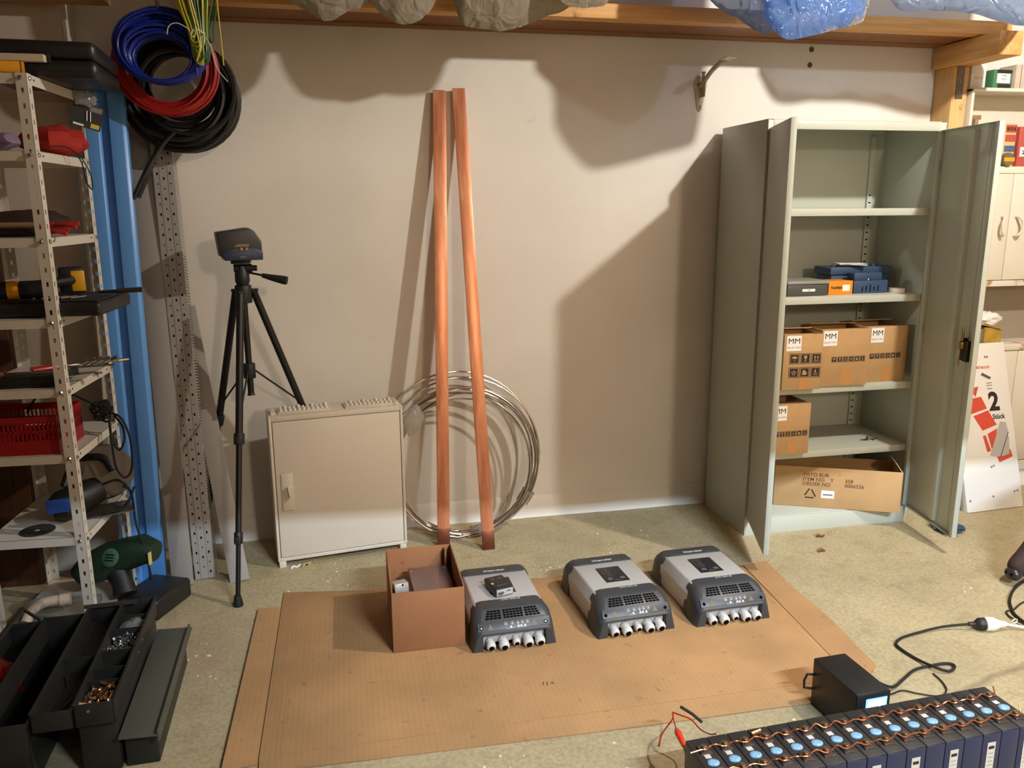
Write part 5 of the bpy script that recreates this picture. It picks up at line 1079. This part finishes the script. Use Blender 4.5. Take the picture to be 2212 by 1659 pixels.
cords()
# ---------------------------------------------------------------- lithium cells in a row
def cells():
    bk = mat('cell top', (40, 39, 40), .45, var=.08); nv = mat('cell navy', (34, 40, 66), .4, var=.06); vb = mat('vent blue', (124, 166, 194), .12, var=.35, vs=120, coat=.6)
    nk = mat('nickel', (150, 128, 108), .3, .9, var=.15, vs=60); pitch, D, H = .0597, .182, .2
    rz = math.degrees(math.atan2(.046, .956)); org = V((-1.032, -2.092, 0)); ux = V((math.cos(R(rz)), math.sin(R(rz)), 0)); uy = V((-ux.y, ux.x, 0))
    def proto(lab):
        t = thing('battery_cell', 'x', 'battery cell', (0, 0, 0), rz, 'battery cells joined in one row')
        MB().box(.0008, pitch-.0012, -D, 0, 0, H-.003).build('cell_body', nv, t, bev=.002); MB().box(.001, pitch-.0014, -D+.001, -.001, H-.003, H).build('top_cover', bk, t, bev=.001)
        cx = pitch/2
        for y in (-.046, -.136):
            b = MB().box(cx-.015, cx+.015, y-.017, y+.014, H, H+.004).build('terminal_base', bk, t, bev=.001); MB().lathe([(.0135, H+.004), (.0135, H+.006), (.011, H+.0065)], 16, Matrix.Translation((cx, y, 0))).build('washer', nk, b)
            MB().lathe([(.0085, H+.0065), (.0085, H+.012), (.006, H+.014)], 12, Matrix.Translation((cx, y, 0))).build('bolt', nk, b); MB().box(cx-.016, cx+.016, y-.0195, y-.017, H, H+.003).build('lug_edge', nk, b)
        v = MB().lathe([(.0165, H), (.0165, H+.001), (.015, H+.003), (.009, H+.0042), (.002, H+.0046)], 20, Matrix.Translation((cx, -.098, 0)) @ Matrix.Diagonal((1, .82, 1, 1)))
        v.build('vent', vb, t, smooth=60); MB().box(cx-.0105, cx+.006, -.080, -.066, H, H+.0008).build('sticker', mat('cell sticker', (196, 194, 190), .5), t)
        MB().box(cx-.016, cx+.016, -.0625, -.0605, H, H+.0015).build('cover_ridge', 'galvanised', t)
        if lab:
            s = MB().box(cx-.013, cx+.013, -D-.0008, -D, .03, H-.028).build('front_label', mat('cell label', (190, 184, 172), .6), t); MB().box(cx-.009, cx+.009, -D-.0012, -D-.0008, H-.048, H-.039).build('label_mark', 'print black', s)
            for k in range(5): MB().box(cx-.008, cx+.008, -D-.0012, -D-.0008, H-.062-.012*k, H-.0605-.012*k).build('label_line', 'print grey', s)
        return t
    pa, pb = proto(True), proto(False)
    for i in range(16):
        lab = i % 2 == 1; src = pa if lab else pb; loc = org+ux*pitch*i
        if i < 2: o = src; o.location = loc
        else: o = dup(src, loc)
        nth = ('first', 'second', 'third', 'fourth', 'fifth', 'sixth', 'seventh', 'eighth', 'ninth', 'tenth', 'eleventh', 'twelfth', 'thirteenth', 'fourteenth', 'fifteenth', 'sixteenth')[i]
        o['label'] = nth+' battery cell in the row counted from the red test lead, '+('white label strip' if lab else 'plain dark side')
    cw = mat('bare copper wire', (216, 140, 100), .28, 1)
    for y, l in ((-.046, 'bare copper wire linking battery bolts on the power supply side'), (-.136, 'bare copper wire linking battery bolts on the labelled cell side')):
        g = random.Random(int(-y*1000)); p = []
        for i in range(16):
            c = org+ux*(pitch*(i+.5))+uy*y
            p += [c+ux*-.012+uy*-.009+V((0, 0, H+.009)), c+uy*-.0115+V((0, 0, H+.0105)), c+ux*.013+uy*(-.007+.004*g.random())+V((0, 0, H+.009))]
            if i < 15: p.append(c+ux*.030+uy*(-.010+.010*g.random())+V((0, 0, H+.012+.006*g.random())))
        p.insert(0, p[0]-ux*.03+V((0, 0, -.004)))
        p.append(p[-1]+ux*.012+uy*.02+V((0, 0, .012)))
        tag(MB().tube(catmull(p, 3), .0021, 6).build('copper_jumper_wire', cw), l, 'copper wire')
    tag(MB().tube([org+ux*(pitch*2.9)+uy*-.036+V((0, 0, H+.012)), org+ux*(pitch*3.4)+uy*-.03+V((0, 0, H+.014))], [.006, .005], 8).build('cable_lug', cw), 'short shiny copper lug lying on the battery bolts', 'lug')
cells()
# ---------------------------------------------------------------- plastic bags under the rack
def bags():
    cl = film('bag film clear', (196, 186, 168), .2, .14); bl = film('bag film blue', (118, 160, 222), .38, .12); pb = film('bag film pale blue', (150, 172, 204), .5, .2)
    def bag(label, pts, y, dep, zt, m, seed, amp=.03):
        P = [V((p[0], 0, p[1])) for p in pts]; C_ = catmull(P, 6); n = len(C_)
        def edge(s):
            f = s*(n-1); i = min(n-2, int(f)); return C_[i].lerp(C_[i+1], f-i)
        def fn(u, v):
            back = u > .5; s = (u*2 if not back else 2-u*2); b = edge(s); side = -1 if not back else 1
            w = math.sin(math.pi*min(1, max(0, s)))**.5*(math.sin(min(1, v*1.6)*math.pi/2))**.7
            nz = noise.noise(V((s*7+seed, v*5, side)))*.6+noise.noise(V((s*19+seed, v*11, side*2)))*.45+noise.noise(V((s*3, v*23+seed, side)))*.3
            z = b.z+(zt-b.z)*v**1.15
            return (b.x+amp*.5*nz*v, y+side*dep*w+amp*nz*(.25+v), z+amp*.35*noise.noise(V((s*13, seed, v*3)))*(1 if v > .02 else .5))
        tag(MB().grid(fn, 72, 22, cu=True).build('plastic_bag', m, smooth=60), label, 'plastic bag')
    bag('clear plastic bag with pointed bottom hanging from the timber rack', [(-2.16, 2.42), (-2.05, 2.36), (-1.95, 2.318), (-1.869, 2.278), (-1.79, 2.315), (-1.705, 2.352), (-1.69, 2.42)], -.45, .07, 2.85, cl, 1)
    bag('clear plastic bag with rounded bottom between two other clear bags', [(-1.73, 2.42), (-1.70, 2.35), (-1.64, 2.292), (-1.58, 2.274), (-1.516, 2.29), (-1.465, 2.337), (-1.43, 2.42)], -.47, .07, 2.85, cl, 5)
    bag('widest clear plastic bag sagging below the timber rack', [(-1.40, 2.42), (-1.372, 2.35), (-1.345, 2.286), (-1.26, 2.272), (-1.194, 2.266), (-1.10, 2.288), (-1.03, 2.318), (-.94, 2.35), (-.83, 2.42)], -.45, .08, 2.85, cl, 9)
    bag('small clear plastic bag overlapping the widest clear bag', [(-1.02, 2.44), (-.97, 2.36), (-.92, 2.342), (-.84, 2.344), (-.78, 2.365), (-.74, 2.44)], -.56, .05, 2.85, cl, 14)
    bag('bright blue plastic bag hanging lowest over the steel cabinet', [(-.222, 2.46), (-.207, 2.32), (-.16, 2.253), (-.095, 2.216), (.03, 2.240), (.173, 2.276), (.236, 2.31), (.25, 2.46)], -.74, .06, 2.9, bl, 21, .035)
    bag('dull blue plastic bag tucked behind the bright blue bag', [(-.42, 2.44), (-.33, 2.365), (-.24, 2.322), (-.157, 2.284), (-.095, 2.27), (0, 2.33), (.05, 2.44)], -.58, .05, 2.85, pb, 30)
    bag('pale blue plastic bag drooping beside the rack cross arm', [(.40, 2.46), (.48, 2.37), (.635, 2.38), (.84, 2.37), (1.043, 2.335), (1.13, 2.35), (1.22, 2.46)], -.62, .07, 2.85, pb, 37)
bags()
# ---------------------------------------------------------------- wall bracket
def bracket():
    t = thing('wall_bracket', 'cream metal wall bracket with pointed plate and slanting arm', 'bracket', (-.108, WY, 2.115)); m = mat('bracket cream', (186, 174, 146), .5, var=.12, vs=30)
    n = 24; poly = [(.034*math.cos(R(a)), .045+.034*math.sin(R(a))) for a in range(-10, 191, 20)]+[(-.012, -.075), (0, -.086), (.010, -.075)]
    MB().prism(poly, .001, .006, basis((0, 0, 0), (1, 0, 0), (0, 0, 1))).build('plate', m, t, bev=.001)
    M = basis((0, -.006, 0), (1, 0, 0), (0, 0, 1))
    MB().prism([(.0, -.02), (.002, -.02), (.002, .05), (0, .05)], .0, .05, M).build('web', m, t)
    MB().tube(catmull([(.0, -.01, .03), (.01, -.09, .085), (.02, -.17, .115), (.025, -.20, .122)], 5), [.011]*16, 8).build('arm', m, t); MB().box(-.004, .05, -.29, -.20, .12, .123).build('arm_tip', m, t)
    MB().tube([(.0, -.03, .05), (.0, -.035, .085), (.0, -.035, .095)], [.009, .007, .012], 10).build('stub', m, t)
    for x, z in ((-.016, .042), (0, -.058), (0, -.068)): MB().lathe([(.004, 0), (.003, .002)], 8, Matrix.Translation((x, -.006, z)) @ Matrix.Rotation(R(90), 4, 'X')).build('screw', 'print black', t)
bracket()
# ---------------------------------------------------------------- floor debris
def debris():
    fl = mat('plaster flake', (226, 218, 204), .9); g = random.Random(3); m = MB()
    spots = [(-1.02, -.60, .08, 12), (-.94, -.56, .06, 12), (-1.95, -.6, .25, 14), (-.6, -.3, .3, 16), (-1.4, -1.9, .4, 16), (-.6, -1.95, .3, 10), (.6, -1.1, .5, 16), (-2.42, -1.1, .2, 20), (-1.9, -.3, .25, 12), (.4, -.6, .3, 10)]
    for (x, y, s, n) in spots:
        for _ in range(n):
            px, py = x+g.gauss(0, s*.5), y+g.gauss(0, s*.5); r = .002+.007*g.random()**2; k = g.randint(3, 5); a0 = g.random()*6
            if py > 0.0: continue
            if -2.27 < px < -.04 and -1.76 < py < -.58: 
                if not (py > -.66 and px > -1.3): continue
            m.prism([(px+r*(.6+.6*g.random())*math.cos(a0+6.28*q/k), py+r*(.6+.6*g.random())*math.sin(a0+6.28*q/k)) for q in range(k)], .0, .0012)
    o = tag(m.build('plaster_flakes', fl), 'scattered white plaster flakes on the concrete floor', 'flakes'); o['kind'] = 'stuff'
    lf = mat('dry leaf', (130, 84, 50), .8)
    for i, (x, y) in enumerate([(.262, -.70), (.355, -.545)]):
        def fn(u, v, x=x, y=y): return (x+(u-.5)*.04, y+(v-.5)*.022*math.sin(math.pi*(.1+.85*u)), .002+.016*abs(math.sin(u*3+i))*abs(v-.5)*2)
        tag(MB().grid(fn, 9, 7).build('dry_leaf', lf, solid=.0008), ('curled brown dry leaf on the floor before the open cabinet', 'pale dry leaf by the shadow under the long box')[i], 'leaf')
    t = thing('torn_tape_scrap', 'torn yellowish tape scrap with hole lying by the enclosure foot', 'scrap', (-2.085, -.345, 0.002), 30, rx=35); MB().box(-.02, .02, 0, .001, 0, .03).build('tape_piece', mat('tape cream', (206, 188, 128), .6), t); MB().lathe([(.006, 0), (.006, .0008)], 10, basis((0, -.0005, .015), (1, 0, 0), (0, 0, 1))).build('hole', 'dark hole', t)
    tag(MB().tube(catmull([(-2.15, -.36, .003), (-2.14, -.345, .008), (-2.125, -.345, .004), (-2.11, -.335, .01)], 4), .004, 5).build('paper_twist', 'paper'), 'small white paper twist on the floor by the enclosure foot', 'scrap')
    bf = film('blue scrap film', (70, 110, 140), .15, .15)
    tag(blob((1.02, -.60, .022), (.065, .075, .02), amp=.55, f=4, seed=33, flat=-.02).build('film_scrap', bf, smooth=20), 'crumpled blue foil scrap on the floor behind the open cabinet door', 'scrap')
debris()
# ---------------------------------------------------------------- dog sniffing the floor at the edge
def dog():
    t = thing('dog', 'dark brown dog lowering its muzzle to the floor beside the cables', 'dog', (0, 0, 0))
    fur = mat('dog fur', (54, 36, 28), .75, var=.25, vs=40, bump=.3, bs=160)
    J = [((1.78, -1.06, .44), .125), ((1.58, -1.07, .46), .13), ((1.36, -1.09, .45), .14), ((1.22, -1.11, .39), .095), ((1.10, -1.13, .28), .075), ((1.03, -1.145, .205), .072), ((.965, -1.155, .135), .060), ((.895, -1.165, .082), .054), ((.845, -1.172, .056), .046),
         ((1.40, -1.19, .36), .07), ((1.43, -1.21, .22), .042), ((1.40, -1.21, .10), .03), ((1.395, -1.21, .03), .028), ((1.36, -1.21, .02), .026),
         ((1.42, -.99, .36), .07), ((1.45, -.97, .22), .042), ((1.42, -.97, .10), .03), ((1.415, -.97, .03), .028), ((1.38, -.97, .02), .026),
         ((1.80, -1.15, .36), .085), ((1.74, -1.17, .24), .05), ((1.86, -1.17, .14), .03), ((1.83, -1.17, .03), .027), ((1.79, -1.17, .02), .026),
         ((1.82, -.97, .36), .085), ((1.76, -.95, .24), .05), ((1.88, -.95, .14), .03), ((1.85, -.95, .03), .027), ((1.81, -.95, .02), .026),
         ((1.92, -1.05, .46), .035), ((2.05, -1.04, .40), .022), ((2.14, -1.03, .36), .012)]
    E_ = [(0, 1), (1, 2), (2, 3), (3, 4), (4, 5), (5, 6), (6, 7), (7, 8), (2, 9), (9, 10), (10, 11), (11, 12), (12, 13), (2, 14), (14, 15), (15, 16), (16, 17), (17, 18), (0, 19), (19, 20), (20, 21), (21, 22), (22, 23), (0, 24), (24, 25), (25, 26), (26, 27), (27, 28), (0, 29), (29, 30), (30, 31)]
    me = bpy.data.meshes.new('body'); me.from_pydata([j[0] for j in J], E_, []); o = bpy.data.objects.new('body', me); COL.objects.link(o); o.parent = t
    md = o.modifiers.new('skin', 'SKIN')
    if not me.skin_vertices: 
        bm = bmesh.new(); bm.from_mesh(me); bm.verts.layers.skin.verify(); bm.to_mesh(me); bm.free()
    for k, sv in enumerate(me.skin_vertices[0].data): sv.radius = (J[k][1]*.82, J[k][1]); sv.use_root = (k == 0)
    md.use_smooth_shade = True; s = o.modifiers.new('subdivide', 'SUBSURF'); s.levels = s.render_levels = 2; me.materials.append(fur)
    ns = mat('dog nose', (46, 36, 38), .3); MB().ball((.856, -1.174, .052), .032, 16, .95, 1.15, .9).build('nose', ns, t)
    for s in (-1, 1):
        MB().ball((.830, -1.178+s*.014, .056), .008, 8, .7, .8, 1).build('nostril', 'dark hole', t); MB().ball((1.005, -1.15+s*.052, .232), .011, 10).build('eye', 'dark hole', t)
        def fn(u, v, s=s): return (1.075+.03*v+(u-.5)*.07*(1-.5*v), -1.135+s*(.060+.035*math.sin(v*2.2)+.004*math.cos(u*6)), .285-.11*v)
        MB().grid(fn, 8, 8).build('ear', fur, t, solid=.01, sub=1)
dog()
